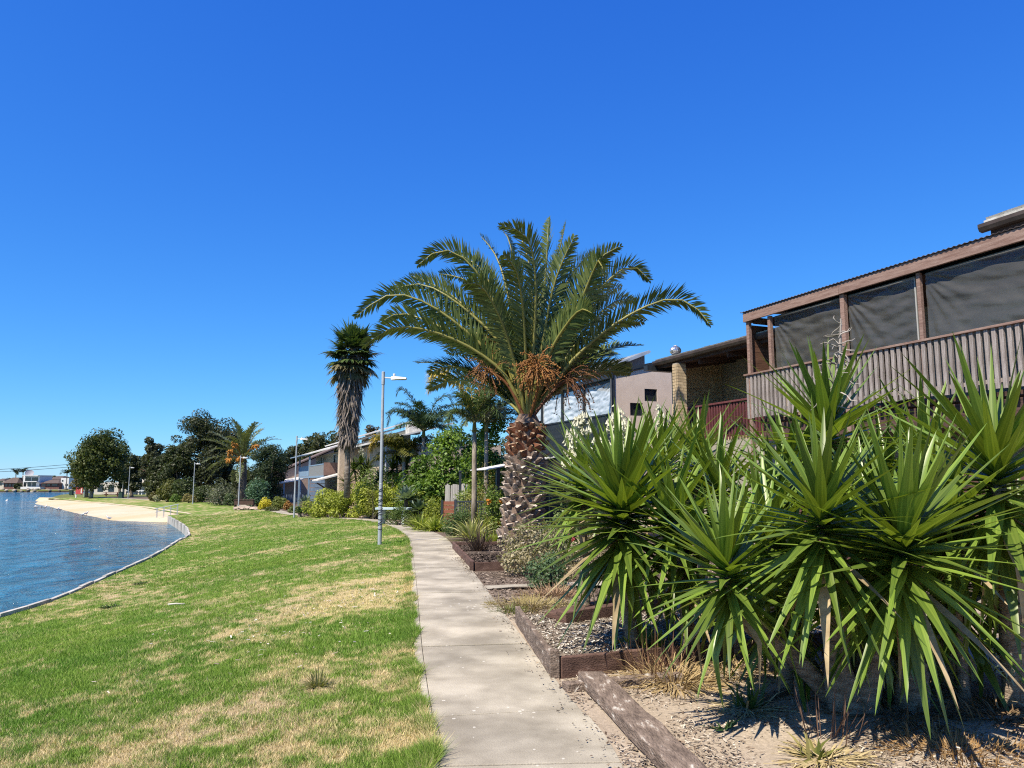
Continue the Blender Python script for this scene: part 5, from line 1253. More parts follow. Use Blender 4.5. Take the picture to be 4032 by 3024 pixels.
# bushes at the far end of the path
for nm, px, Y, wp, h, lb, c1, c2, sd, lf in (
    ('teal_shrub', 1018, 74, 118, 2.95, 'rounded blue green shrub below the dark conifer', (.028, .070, .040), (.085, .150, .085), 120, (.22, .11)),
    ('grey_shrub', 875, 80, 125, 2.9, 'grey green rounded shrub under the distant date palm', (.060, .072, .045), (.13, .145, .095), 121, (.22, .06)),
    ('small_shrub', 908, 77, 50, 1.2, 'small dark shrub beside the timber planter', (.03, .055, .025), (.08, .11, .045), 122, (.16, .07)),
    ('yellow_shrub', 1048, 65, 58, .98, 'clipped yellow topped shrub at the path edge', (.26, .24, .02), (.55, .47, .04), 123, (.13, .07)),
    ('green_shrub', 1103, 68, 75, 1.25, 'soft green shrub right of the yellow one', (.08, .11, .025), (.18, .20, .05), 124, (.15, .06)),
    ('rust_shrub', 1138, 63, 36, .85, 'small rust coloured shrub by the second lamp post', (.16, .09, .03), (.32, .17, .05), 125, (.12, .06)),
    ('olive_shrub', 665, 96, 95, 3.0, 'olive shrub before the dark trees left of the fourth lamp', (.055, .065, .018), (.13, .135, .035), 126, (.25, .12)),
    ('dark_shrub', 725, 95, 100, 3.2, 'dark green shrub behind the fourth lamp post', (.025, .042, .015), (.065, .085, .026), 127, (.25, .12)),
    ('bright_shrub', 695, 92, 42, .95, 'bright green low shrub left of the fourth lamp post', (.06, .12, .02), (.14, .20, .04), 128, (.18, .08)),
    ('brown_shrub', 612, 98, 45, 1.2, 'brown green shrub at the far end of the planting', (.07, .07, .025), (.15, .13, .045), 129, (.18, .09)),
    ('pale_shrub', 622, 96, 32, .9, 'pale grey shrub at the far end of the planting', (.22, .22, .15), (.36, .35, .26), 130, (.16, .05)),
    ('straw_shrub', 748, 91, 60, .95, 'straw coloured low shrub right of the bright one', (.13, .12, .045), (.25, .21, .09), 131, (.16, .06)),
    ('hedge_plant', 800, 92, 80, 2.1, 'dark hedge plant right of the fourth lamp post', (.028, .045, .018), (.07, .09, .03), 132, (.22, .11)),
    ('gravel_plant', 1075, 60, 60, .35, 'low creeping plant at the path edge below the yellow shrub', (.06, .08, .03), (.14, .15, .06), 133, (.12, .05)),
    ('creeping_plant', 1165, 53, 60, .5, 'low creeping plant behind the second lamp post', (.06, .09, .03), (.15, .17, .06), 134, (.12, .05))):
    wd = wp * Y / FOC
    shrub(nm, *gp(px, Y), wd, wd * .8, h, lb, c1, c2, lf, 2600, sd)

# ================================================================== STREET FURNITURE AND SMALL THINGS
GALV = pmat('galvanised', (.44, .47, .50), (.56, .59, .62), 4, .5, .1, 30, metal=.3)
LAMPW = pmat('lamp_white', (.70, .71, .71), (.78, .79, .79), 4, .45)
def make_lamp():
    e = empty('lamp_post', (0, 0, 0), 0, 'x', 'lamp post', 'lamp posts along the path')
    MB().lathe([(.054, -.05), (.052, 1.6), (.050, 1.62), (.046, 1.63), (.038, 4.30), (.047, 4.31), (.047, 4.66), (.03, 4.67)], 14).build('pole', GALV, e, smooth=False)
    MB().bar((.03, 0, 4.50), (.24, 0, 4.49), .035, .035).build('arm', LAMPW, e, bev=.008)
    h = MB(); h.hexa([(.22, -.07, 4.43), (.36, -.10, 4.44), (.36, .10, 4.44), (.22, .07, 4.43), (.22, -.04, 4.53), (.36, -.08, 4.535), (.36, .08, 4.535), (.22, .04, 4.53)])
    h.hexa([(.362, -.10, 4.442), (.64, -.08, 4.45), (.64, .08, 4.45), (.362, .10, 4.442), (.362, -.08, 4.53), (.64, -.06, 4.50), (.64, .06, 4.50), (.362, .08, 4.53)])
    hd = h.build('lamp_head', LAMPW, e, bev=.010)
    MB().lathe([(.032, 4.535), (.036, 4.585), (.025, 4.61)], 10, (.30, 0, 0)).build('light_sensor', LAMPW, hd)
    MB().box(.39, .61, -.055, .055, 4.436, 4.443).build('lens', pmat('lens', (.5, .5, .48), None, 3, .2), hd)
    return e
lamp = make_lamp()
LP = [(1497, 20.9, 0.03, 'nearest lamp post, with dark marks on its lower pole'), (1161, 44.64, -.30, 'second lamp post from the front, before the tan brick house'), (942, 67.8, -.6, 'lamp post in front of the distant orange fruited palm'), (762, 87.6, -.6, 'lamp post in front of the dark trees'), (507, 112.9, -.62, 'far lamp post right of the round tree'), (484, 134.4, -.7, 'farthest lamp post beside the cream house')]
for i, (px, Y, z, lb) in enumerate(LP):
    o = lamp if i == 0 else copytree(lamp, (gx(px, Y), Y, z), 0, lb)
    o.location = (gx(px, Y) + .02, Y, float(lawn_z(gx(px, Y), Y)) if Y < 125 else z); o['label'] = lb
# black twine and tag marks wound on the nearest pole
tw = MB(); pts = []
for i in range(160):
    t = i / 159; a = t * 2 * math.pi * 13; pts.append((.054 * math.cos(a), .054 * math.sin(a), .35 + t * 1.15 + .03 * math.sin(a * .7)))
tw.tube(pts, .011, 4).build('wound_cord', pmat('black_cord', (.015, .015, .016), (.05, .05, .05), 20, .8), lamp)
# pale blue bench
bp_ = gp(1540, 33.4); bench = empty('bench', (bp_[0] + .1, bp_[1] + .2, bp_[2]), R(-12), 'pale blue plank bench on a pedestal between hedge and agave', 'bench')
PB_ = pmat('pale_blue_paint', (.46, .58, .60), (.58, .70, .72), 4, .6, .2, 30)
for q, (y, z) in enumerate(((-.18, .60), (.0, .605), (.18, .60))): MB().box(-.75, .75, y - .085, y + .085, z, z + .09).build('seat_plank', PB_, bench, bev=.01)
for x in (-.5, .5):
    MB().box(x - .06, x + .06, -.2, .2, 0, .595).build('leg', PB_, bench, bev=.01)
# red slatted gate panel, dark metal fence, paling fence, posts and pergola
sg = gp(1768, 28); gate = empty('slatted_gate', sg, R(-8), 'small red slatted timber gate between black posts', 'gate')
REDT = pmat('red_stained_timber', (.24, .075, .045), (.34, .13, .08), 4, .7, .3, 25, (.6, 5, 5), rnd=.15)
for q in range(6): MB().box(-.20, .20, -.012, .012, .16 + q * .145, .16 + q * .145 + .122).build('slat', REDT, gate)
for x in (-.245, .245): MB().box(x - .04, x + .04, -.04, .04, 0, 1.06).build('post', CHAR, gate)
mf = gp(1850, 27.6); mfe = empty('metal_fence', mf, R(-4), 'dark blue grey metal fence right of the red gate', 'fence')
MF = pmat('dark_blue_metal', (.035, .045, .06), (.06, .075, .095), 5, .5)
MB().box(-.52, .75, -.02, .02, .98, 1.03).build('top_rail', MF, mfe); MB().box(-.52, .75, -.02, .02, .12, .17).build('lower_rail', MF, mfe)
for x in (-.50, .73): MB().box(x - .035, x + .035, -.035, .035, 0, 1.08).build('post', MF, mfe)
pm = MB().box(-.011, .011, -.008, .008, .17, .98).mesh('picket')
for q in range(19): link('picket', pm, MF, mfe, (-.44 + q * .063, 0, 0))
pf = gp(1797, 33.5); pfe = empty('paling_fence', pf, R(-6), 'short pale grey paling fence behind the red gate', 'fence')
pal = MB().box(-.036, .036, -.009, .009, 0, 1).mesh('paling')
for q in range(12):
    o = link('paling', pal, pmat('silver_timber', (.34, .32, .29), (.52, .50, .46), 6, .9, .4, 30, (6, 6, .5), rnd=.15), pfe, (-.48 + q * .085, 0, 0)); o.scale = (1, 1, 1.68 + rr.uniform(-.04, .04)); o.rotation_euler = (0, rr.uniform(-.025, .025), 0)
MB().box(-.52, .52, .012, .05, .5, .58).build('rail', DARKTIMBER, pfe); MB().box(-.52, .52, .012, .05, 1.3, 1.38).build('rail', DARKTIMBER, pfe)
cp = gp(1812, 31.5); ce = empty('fence_post', cp, 0, 'slim dark post standing beside the paling fence', 'post')
MB().box(-.05, .05, -.05, .05, 0, 2.15).build('post', CHAR, ce); MB().lathe([(.075, 2.152), (.075, 2.18), (.02, 2.22)], 8).build('cap', CHAR, ce)
pg_ = gp(1960, 27.0); pe = empty('pergola', pg_, R(20), 'white sloping pergola roof edge on black post left of the date palm', 'pergola')
MB().box(-.06, .06, -.06, .06, 0, 2.18).build('post', CHAR, pe); MB().box(1.94, 2.06, -.06, .06, 0, 2.6).build('post', CHAR, pe)
MB().hexa([(-.4, -.1, 2.10), (2.2, -.1, 2.56), (2.2, 2.0, 2.56), (-.4, 2.0, 2.10), (-.4, -.1, 2.13), (2.2, -.1, 2.60), (2.2, 2.0, 2.60), (-.4, 2.0, 2.13)]).build('roof', WHITE, pe)
# timber garden beds
SLEEP = pmat('grey_sleeper', (.095, .068, .052), (.27, .205, .16), 7, .95, 1.0, 26, (2.5, .8, 3), c3=(.70, .66, .58), rnd=.1, detail=10, lo=.3, hi=.58)
REDSL = pmat('red_brown_sleeper', (.085, .048, .036), (.17, .10, .078), 4, .9, .6, 25, (2, 2, 4), c3=(.34, .27, .22), rnd=.15)
def sleeper(name, p, q, w_, z0, z1, mat, parent, o, bev=.008, wob=.006):
    p, q = Vector((*p, 0)) - Vector((o.x, o.y, 0)), Vector((*q, 0)) - Vector((o.x, o.y, 0)); d = (q - p).normalized(); s_ = Vector((-d.y, d.x, 0)); n = 10; V = []; F = []
    for j in range(n + 1):
        c = p + (q - p) * j / n
        wv = [rr.uniform(-wob, wob) for _ in range(4)]
        V += [c - s_ * (w_ / 2 + wv[0]) + Vector((0, 0, z0)), c + s_ * (w_ / 2 + wv[1]) + Vector((0, 0, z0)), c + s_ * (w_ / 2 + wv[1]) + Vector((0, 0, z1 + wv[2])), c - s_ * (w_ / 2 + wv[0]) + Vector((0, 0, z1 + wv[3]))]
    for j in range(n):
        for k in range(4): F.append((j * 4 + k, j * 4 + (k + 1) % 4, (j + 1) * 4 + (k + 1) % 4, (j + 1) * 4 + k))
    F += [(3, 2, 1, 0), tuple(n * 4 + k for k in range(4))]
    return MB().add(V, [f[::-1] for f in F]).build(name, mat, parent, bev=bev)
ob = Vector((.34, 6.5, 0)); bed1 = empty('garden_bed', ob, 0, 'near weathered sleeper garden bed around the rounded yucca', 'garden bed')
sleeper('sleeper', (.34, 6.52), (.06, 9.0), .055, -.03, .17, SLEEP, bed1, ob)
sleeper('sleeper', (.39, 6.49), (1.55, 6.98), .06, -.03, .155, REDSL, bed1, ob)
sleeper('sleeper', (1.555, 6.982), (3.05, 7.62), .06, -.03, .15, REDSL, bed1, ob)
MB().box(-.03, .045, -.04, .03, -.03, .21).build('corner_stake', SLEEP, bed1, bev=.006)
bs = MB(); bs.add([(.03, .06, .07), (2.7, 1.12, .07), (2.2, 3.0, .07), (-.22, 2.45, .07)], [(0, 1, 2, 3)]); bs.build('mulch', pmat('chip_mulch', (.12, .09, .07), (.40, .35, .29), 55, .95, 1.0, 80, detail=4, c3=(.62, .58, .52)), bed1)
for i, (a, b, lb, zz) in enumerate((((.42, 8.75), (1.35, 10.0), 'dark old sleeper lying behind the near bed', .0), ((.52, 8.45), (1.75, 9.45), 'second old sleeper propped at the back of the near bed', .06))):
    o_ = Vector((*a, 0)); e = empty('loose_sleeper', o_, 0, lb, 'timber'); sleeper('plank', a, b, .16, .075, .14 + zz, REDSL, e, o_)
o_ = Vector((.62, 6.3, 0)); e = empty('long_plank', o_, 0, 'long weathered plank lying along the right side of the path', 'timber'); sleeper('plank', (.62, 6.33), (1.02, 3.6), .20, .0, .085, SLEEP, e, o_, wob=.008)
o_ = Vector((.40, 6.08, 0)); e = empty('short_plank', o_, 0, 'short grey plank end beneath the head of the long plank', 'timber'); sleeper('plank', (.40, 6.10), (1.35, 6.42), .12, -.02, .05, SLEEP, e, o_)
o_ = Vector((2.0, 5.9, 0)); e = empty('broken_plank', o_, 0, 'small broken plank on the soil left of the pale stump', 'timber'); sleeper('plank', (1.72, 5.72), (2.05, 5.98), .05, -.01, .035, SLEEP, e, o_, bev=.004)
ob = Vector((-.73, 14.2, 0)); bed2 = empty('garden_bed', ob, 0, 'far dark red timber garden bed with dark mulch beside the path', 'garden bed')
sleeper('sleeper', (-.70, 14.25), (-1.02, 16.4), .05, -.02, .15, REDSL, bed2, ob); sleeper('sleeper', (-1.022, 16.41), (-1.42, 19.0), .05, -.02, .15, REDSL, bed2, ob)
sleeper('sleeper', (-.665, 14.22), (.9, 14.45), .05, -.02, .145, REDSL, bed2, ob); sleeper('sleeper', (-1.38, 19.02), (.1, 19.3), .05, -.02, .145, REDSL, bed2, ob)
sleeper('divider', (-.98, 16.5), (.3, 16.75), .04, .0, .13, SLEEP, bed2, ob)
MB().box(-.035, .035, -.01, .06, 0, .16).build('corner_stake', DARKTIMBER, bed2)
bs = MB(); bs.add([(.02, .05, .07), (1.7, .3, .07), (.9, 5.05, .07), (-.62, 4.8, .07)], [(0, 1, 2, 3)]); bs.build('mulch', pmat('dark_mulch', (.035, .024, .018), (.10, .072, .055), 45, .95, 1.0, 70, detail=4, c3=(.20, .16, .13)), bed2)
# concrete strip between the two beds and a flat kerb
MB().add([(.0, 11.7, .036), (1.6, 11.8, .05), (1.6, 12.35, .05), (-.44, 12.1, .003), (-.36, 11.7, .003)], [(0, 1, 2, 3, 4)]).build('concrete_strip', CONC)
tag(bpy.data.objects['concrete_strip'], kind='structure')
# dry and small plants around the beds
tuft('dead_shrub', -.72, 17.0, .1, 160, .55, .012, 1.0, .25, 'dark brown dead bush in the far timber bed', (.06, .04, .03), (.14, .095, .07), 'shrub', seed=3, rad=.2, mat=DRY)
shrub('straggly_shrub', .42, 13.6, 0, 1.5, 1.2, .95, 'straggly half dry shrub at the foot of the date palm', (.10, .10, .05), (.36, .31, .20), (.055, .03), 3600, 140, mat=LEAF, nb=44, br=.17)
shrub('geranium', .55, 11.8, 0, .9, .8, .55, 'small dark green leafy plant in front of the straggly shrub', (.04, .08, .04), (.10, .15, .07), (.045, .03), 1500, 141, br=.12)
shrub('pale_shrub', 1.35, 12.8, 0, 1.1, 1.0, .9, 'pale leaved shrub left behind the rounded yucca', (.14, .12, .07), (.38, .31, .22), (.05, .028), 2200, 142, br=.15)
shrub('white_flower_shrub', 1.5, 17.0, 0, 1.6, 1.4, 2.2, 'green shrub with small pale blossoms right of the date palm trunk', (.04, .07, .02), (.12, .15, .04), (.08, .045), 2600, 143, flowers=((.72, .70, .60), 14, .09, 'bloom'))
shrub('rose_bush', 1.0, 15.4, 0, 1.0, .9, 1.0, 'low green bush with pink blooms beside the date palm', (.06, .10, .03), (.16, .20, .06), (.06, .04), 1700, 144, flowers=((.60, .12, .16), 4, .08, 'bloom'))
shrub('blue_shrub', gx(4005, 5.6), 5.6, 0, .55, .5, 1.0, 'wispy blue grey shrub at the right edge', (.16, .22, .20), (.34, .42, .38), (.10, .010), 900, 145, br=.14)
STR1, STR2 = (.30, .21, .10), (.58, .44, .22)
for nm, x, y, n, L, W, sp, dr, lb, c1, c2, sd, rd in (
    ('dry_grass_clump', 1.28, 6.32, 420, .30, .008, .55, 1.2, 'largest heap of straw coloured dead grass before the near bed', STR1, STR2, 11, .32),
    ('dry_grass_clump', 1.85, 6.7, 200, .26, .007, .35, 1.0, 'flattened dead grass trailing right along the near bed', STR1, STR2, 12, .3),
    ('dry_flower_stalks', 1.12, 6.45, 60, .42, .006, 1.2, .25, 'brown dead flower stalks beside the bed front', (.16, .085, .05), (.28, .16, .09), 13, .2),
    ('bulb_plant', 1.66, 5.62, 26, .22, .022, 1.1, .7, 'small green strappy plant with straw base on bare soil', (.05, .11, .03), (.13, .20, .05), 14, .1),
    ('straw_heap', 1.62, 5.58, 130, .20, .010, .25, 1.0, 'pale straw around the small green strappy plant', (.42, .34, .18), (.66, .56, .33), 15, .15),
    ('weed', 1.35, 5.15, 9, .12, .03, .9, .6, 'tiny dark green weed alone on the bare soil', (.03, .08, .03), (.08, .14, .05), 16, .03),
    ('bulb_plant', 1.72, 4.62, 22, .16, .022, .9, .8, 'yellowing strappy plant at the bottom edge', (.12, .15, .03), (.42, .36, .14), 17, .1),
    ('straw_heap', 1.78, 4.58, 150, .20, .010, .25, 1.0, 'pale straw heap at the bottom edge', (.40, .31, .15), (.64, .52, .28), 18, .2),
    ('dead_weed_patch', 2.62, 5.45, 420, .16, .009, .6, 1.1, 'brown dead weeds in front of the pale stump', (.16, .095, .05), (.34, .22, .12), 19, .45),
    ('dead_weed_patch', 3.30, 5.35, 380, .17, .009, .6, 1.1, 'brown dead weeds right of the stump in shade edge', (.15, .09, .05), (.36, .24, .13), 20, .4),
    ('dead_leaf_heap', 3.55, 5.10, 160, .22, .018, .4, 1.2, 'pale curled dead leaves near the right edge', (.36, .27, .14), (.60, .48, .28), 21, .22),
    ('russet_weed_patch', 2.6, 4.72, 700, .09, .006, .9, .8, 'flat russet dry weeds at the bottom right', (.30, .17, .06), (.46, .30, .14), 22, .45),
    ('red_succulent', .32, 8.75, 140, .10, .010, .9, .4, 'reddish low succulent at the far corner of the near bed', (.20, .13, .10), (.34, .26, .20), 23, .16),
    ('ivy_sprig', 1.25, 7.35, 60, .15, .05, .9, .6, 'yellow green round leaved sprig in the near bed mulch', (.18, .22, .04), (.38, .38, .10), 24, .25),
    ('dry_weed_patch', .25, 10.2, 900, .14, .008, .7, .9, 'dry yellow weeds between path and old sleepers', (.24, .20, .07), (.46, .37, .17), 25, .6),
    ('dry_weed_patch', .6, 11.1, 500, .2, .008, .8, .9, 'reddish dry weeds below the straggly shrub', (.30, .18, .11), (.50, .36, .22), 26, .5),
    ('green_weed', -.02, 9.7, 160, .13, .008, .8, .9, 'green weeds creeping over the path edge', (.09, .14, .03), (.24, .25, .07), 27, .22),
    ('dead_stem_cluster', 1.95, 4.95, 40, .30, .006, 1.2, .3, 'dark dead stems standing on the bare soil', (.10, .06, .045), (.20, .12, .08), 28, .2),
    ('rooty_clump', 2.05, 8.0, 300, .45, .007, .7, .8, 'tangle of pinkish dry stems under the yuccas', (.22, .13, .10), (.40, .27, .20), 29, .5)):
    tuft(nm, x, y, float(ground_z(np.array(x), np.array(y))) if nm != 'ivy_sprig' else .07, n, L, W, sp, dr, lb, c1, c2, 'plant', None, sd, rd, DRY if 'd' in nm[:2] or 'straw' in nm or 'rus' in nm or 'roo' in nm else LEAF, seg=3)
# hay coloured mound behind the stump and far grass patch
tag(MB().lathe([(.5, -.05), (.46, .12), (.34, .3), (.15, .40), (.02, .42)], 18, (3.3, 6.6, 0)).build('dirt_mound', pmat('straw_soil', (.30, .23, .13), (.46, .37, .22), 12, .95, .8, 40), None, smooth=True), 'straw covered mound of soil behind the pale stump', 'mound')
# lawn: tufts, stick, litter
tuft('grass_tuft', -1.55, 6.4, float(lawn_z(np.array(-1.55), np.array(6.4))), 120, .16, .007, .8, .8, 'coarse straw green tuft near the path', (.12, .15, .04), (.36, .33, .15), 'grass tuft', None, 31, .06)
for px, py, lb, sd in ((436, 2392, 'dark clover patch nearest the camera on the lawn', 33), (555, 2281, 'small dark weed patch close to the lake wall', 34)):
    q = gz(px, py, -.75); tuft('weed_patch', q.x, q.y, float(lawn_z(np.array(q.x), np.array(q.y))), 120, .12, .012, .5, .9, lb, (.03, .06, .015), (.07, .11, .025), 'weed', None, sd, .18)
q = gz(692, 2402, -.55); st_ = MB().tube([(-.13, 0, .015), (0, .01, .022), (.14, -.01, .014)], [.013, .014, .010], 7).build('pale_stick', pmat('bleached_wood', (.6, .56, .5), (.7, .66, .6), 5, .9), None, (q.x, q.y, float(lawn_z(np.array(q.x), np.array(q.y))) + .02), smooth=True)
st_.rotation_euler = (0, 0, .2); tag(st_, 'single bleached stick lying on the green lawn', 'stick')

# ---- beach and far end of the lawn
hr_ = empty('handrail', (*at(655, 2000, 62.5).xy, -.95), R(20), 'galvanised handrails of the steps at the corner of the beach', 'handrail')
for y in (0, .8):
    for x in (-.7, -.2, .3, .8): MB().tube([(x, y, -.2), (x, y, .55 + .2 * (x + .7))], .02, 6).build('post', GALV, hr_)
    MB().tube([(-.9, y, .50), (.9, y, .87)], .022, 6).build('rail', GALV, hr_); MB().tube([(-.8, y, .25), (.85, y, .58)], .016, 6).build('rail', GALV, hr_)
# gulls on the waterline
gw = pmat('gull_white', (.78, .78, .76), (.84, .84, .82), 5, .8); gg = pmat('gull_grey', (.30, .32, .35)); gr_ = pmat('gull_red', (.5, .08, .03))
def gull():
    e = empty('gull', (0, 0, 0), 0, 'white gull with grey wings standing in the line along the beach edge', 'gull', 'gulls on the beach edge')
    prof_ = [(0, -.16, .02), (.025, -.13, .02), (.055, -.07, .03), (.062, 0, .05), (.055, .07, .07), (.035, .12, .11), (.03, .135, .15), (.034, .15, .175), (.026, .175, .18), (.008, .20, .172)]
    mb = MB(); mb.tube([(0, y, .17 + z) for r_, y, z in prof_], [max(r_, .002) for r_, y, z in prof_], 10); mb.build('body', gw, e, smooth=True)
    for s_ in (-1, 1):
        MB().hexa([(s_ * .03, .06, .2), (s_ * .07, .05, .21), (s_ * .045, -.2, .20), (s_ * .015, -.2, .20), (s_ * .02, .05, .29), (s_ * .06, .04, .26), (s_ * .04, -.2, .215), (s_ * .01, -.2, .215)]).build('wing', gg, e)
        MB().tube([(s_ * .02, 0, 0), (s_ * .02, .0, .16)], .006, 5).build('leg', gr_, e)
    MB().tube([(0, .195, .342), (0, .235, .335)], [.009, .002], 5).build('beak', gr_, e)
    return e
g0 = gull(); first = True
for i, (px, py) in enumerate(((137, 2006), (144, 2005), (163, 2006), (175, 2006), (181, 2002), (200, 2008), (205, 2011), (225, 2015), (232, 2015), (236, 2017), (325, 2038), (340, 2032), (428, 2052))):
    q = gz(px, py, -1.42); o = g0 if i == 0 else copytree(g0, q); o.location = q; o.rotation_euler = (0, 0, i * 1.7); o.scale = (1.25,) * 3
bu = MB().lathe([(.02, -.2), (.18, -.15), (.24, 0), (.2, .12), (.08, .2), (.03, .24), (.03, .34), (.0, .35)], 12).build('buoy', WHITE, None, gz(28, 1972, -1.45), smooth=True); tag(bu, 'small white buoy floating on the open lake', 'buoy')
def box_thing(name, label, cat, px, Y, z, parts, group=None, rz=0):
    e = empty(name, (gx(px, Y), Y, z), rz, label, cat, group)
    for nm, bx, mat in parts: MB().box(*bx).build(nm, mat, e, bev=.01)
    return e
BIN = pmat('dark_green_bin', (.02, .05, .035), (.03, .065, .045), 4, .6)
for px, Y, lb in ((480, 118, 'dark wheelie bin under the far lamp post'), (284, 150, 'green bin alone on the point beyond the beach')):
    box_thing('bin', lb, 'bin', px, Y, -.68, (('body', (-.28, .28, -.3, .3, .06, .95), BIN), ('lid', (-.31, .31, -.34, .32, .955, 1.03), BIN), ('wheel', (-.33, -.285, .12, .32, 0, .2), CHAR), ('wheel', (.285, .33, .12, .32, 0, .2), CHAR)), 'bins')
box_thing('rescue_board', 'red and white rescue sign board on a short post by the beach', 'sign', 311, 128, -.8, (('post', (-.45, -.25, -.06, .06, 0, 1.1), WHITE), ('board', (-.4, .75, -.11, -.065, .65, 1.75), pmat('sign_red', (.5, .06, .07), (.58, .1, .11), 4, .6)), ('panel', (.45, .65, -.135, -.112, .8, 1.6), WHITE)))
for px, Y, h, lb in ((334, 140, 3.4, 'thin grey pole left of the round tree trunk'), (349, 150, 3.0, 'second thin pole behind the round tree')):
    e = empty('thin_pole', (gx(px, Y), Y, -.75), 0, lb, 'pole'); MB().tube([(0, 0, 0), (0, 0, h)], [.07, .055], 8).build('pole', GALV, e); MB().lathe([(.1, h), (.1, h + .06), (.03, h + .1)], 8).build('cap', GALV, e)
pt_ = empty('picnic_table', (gx(443, 142), 142, -.75), .1, 'long red brown picnic table on the far grass', 'table')
RB = pmat('red_brown_paint', (.26, .09, .07), (.34, .14, .11), 4, .7)
for y in (-.25, .0, .25): MB().box(-1.4, 1.4, y - .11, y + .11, .72, .78).build('top_plank', RB, pt_)
for y in (-.7, .7): MB().box(-1.4, 1.4, y - .14, y + .14, .42, .48).build('bench_plank', RB, pt_)
for x in (-1, 1): MB().box(x - .06, x + .06, -.8, .8, .34, .41).build('cross_beam', RB, pt_); MB().box(x - .08, x + .08, -.1, .1, 0, .33).build('leg', RB, pt_); MB().box(x - .08, x + .08, -.08, .08, .415, .715).build('leg', RB, pt_)
# timber planter and rocks by the path
pl_ = empty('timber_planter', (*gp(966, 71.5)[:2], -.6), .1, 'brown timber planter box below the blue green shrub', 'planter')
for q in range(3): MB().box(-.85, .85, -.3, -.25, .25 + q * .14, .25 + q * .14 + .13).build('board', DARKTIMBER, pl_)
MB().box(-.9, .9, -.33, .3, .675, .72).build('rim', DARKTIMBER, pl_)
for x in (-.8, .8): MB().box(x - .06, x + .06, -.245, .25, 0, .67).build('leg', DARKTIMBER, pl_)
def rock(r, s):
    d = unit(r.normal(size=(14, 3))); import bmesh
    bm = bmesh.new()
    for q in d * np.array([s, s * .8, s * .6]) * (.8 + .4 * r.random((14, 1))): bm.verts.new(q)
    bmesh.ops.convex_hull(bm, input=bm.verts); me_ = bpy.data.meshes.new('rock'); bm.to_mesh(me_); bm.free(); return me_
rk = np.random.default_rng(8); rocks = [rock(rk, 1) for _ in range(5)]
PINKR = pmat('pink_rock', (.38, .29, .23), (.54, .44, .37), 3, .9, .4, 12, rnd=.15)
for i in range(11):
    px = 938 + i * 8.0; Y = 66.5 - i * .12
    o = link('rock', rocks[i % 5], PINKR, None, (*gp(px, Y)[:2], zpf(Y) + .08)); s_ = rk.uniform(.22, .38); o.scale = (s_ * 1.3, s_, s_); o.rotation_euler = (0, 0, rk.random() * 6)
    tag(o, 'pinkish rock in the row edging the far garden below the timber planter', 'rock', 'pink edging rocks')
for i in range(6):
    px = 1405 + i * 16; Y = 44.5 - i * .7
    o = link('rock', rocks[i % 5], PINKR, None, (xr(Y) + .25, Y, zpf(Y) + .05)); s_ = rk.uniform(.10, .20); o.scale = (s_ * 1.4, s_, s_)
    tag(o, 'small pinkish stone edging the path below the olive hedge', 'rock', 'small edging stones')
# ---- cream house behind the round tree
F_ = empty('cream_house', (gx(480, 165), 165, -.7), 0, 'cream rendered house with red roof seen under the round tree', 'house')
CR = pmat('cream_render', (.60, .55, .46), (.68, .63, .54), 2, .9)
MB().box(-5.8, 0, 0, 8, 0, 2.6).build('wing_wall', CR, F_); MB().box(.2, 6.2, .5, 8, 0, 4.9).build('wall', CR, F_)
MB().hexa([(-.2, 0, 4.92), (6.6, 0, 4.92), (6.6, 8.4, 4.92), (-.2, 8.4, 4.92), (2, 3, 6.3), (4.4, 3, 6.3), (4.4, 5.4, 6.3), (2, 5.4, 6.3)]).build('roof', pmat('red_tile', (.24, .10, .075), (.32, .15, .11), 3, .85), F_)
for x, z in ((-4.5, .6), (-2.2, .6), (1.4, .4), (3.2, .4), (1.4, 2.9), (3.4, 2.9)): MB().box(x - .6, x + .6, (-.05 if x < 0 else .45), (-.01 if x < 0 else .49), z, z + 1.4).build('window', pmat('glass_dark', (.02, .025, .03)), F_)
MB().box(.4, 6.0, -1.2, .42, 2.5, 2.62).build('balcony', CR, F_)
for x in (.6, 2.4, 4.2, 5.8): MB().box(x - .12, x + .12, -1.15, -.9, 0, 2.48).build('column', CR, F_)
fr_ = empty('rail_fence', (gx(560, 160), 160, -.7), 0, 'black and white rail fence before the cream house', 'fence')
for q in range(7): MB().box(-3.2 + q * 1.05, -3.05 + q * 1.05, -.06, .06, 0, 1.25).build('post', WHITE if q % 2 else CHAR, fr_)
for z in (.4, .75, 1.1): MB().box(-3.2, 3.3, -.1, -.065, z, z + .16).build('rail', CHAR if z != .75 else WHITE, fr_)
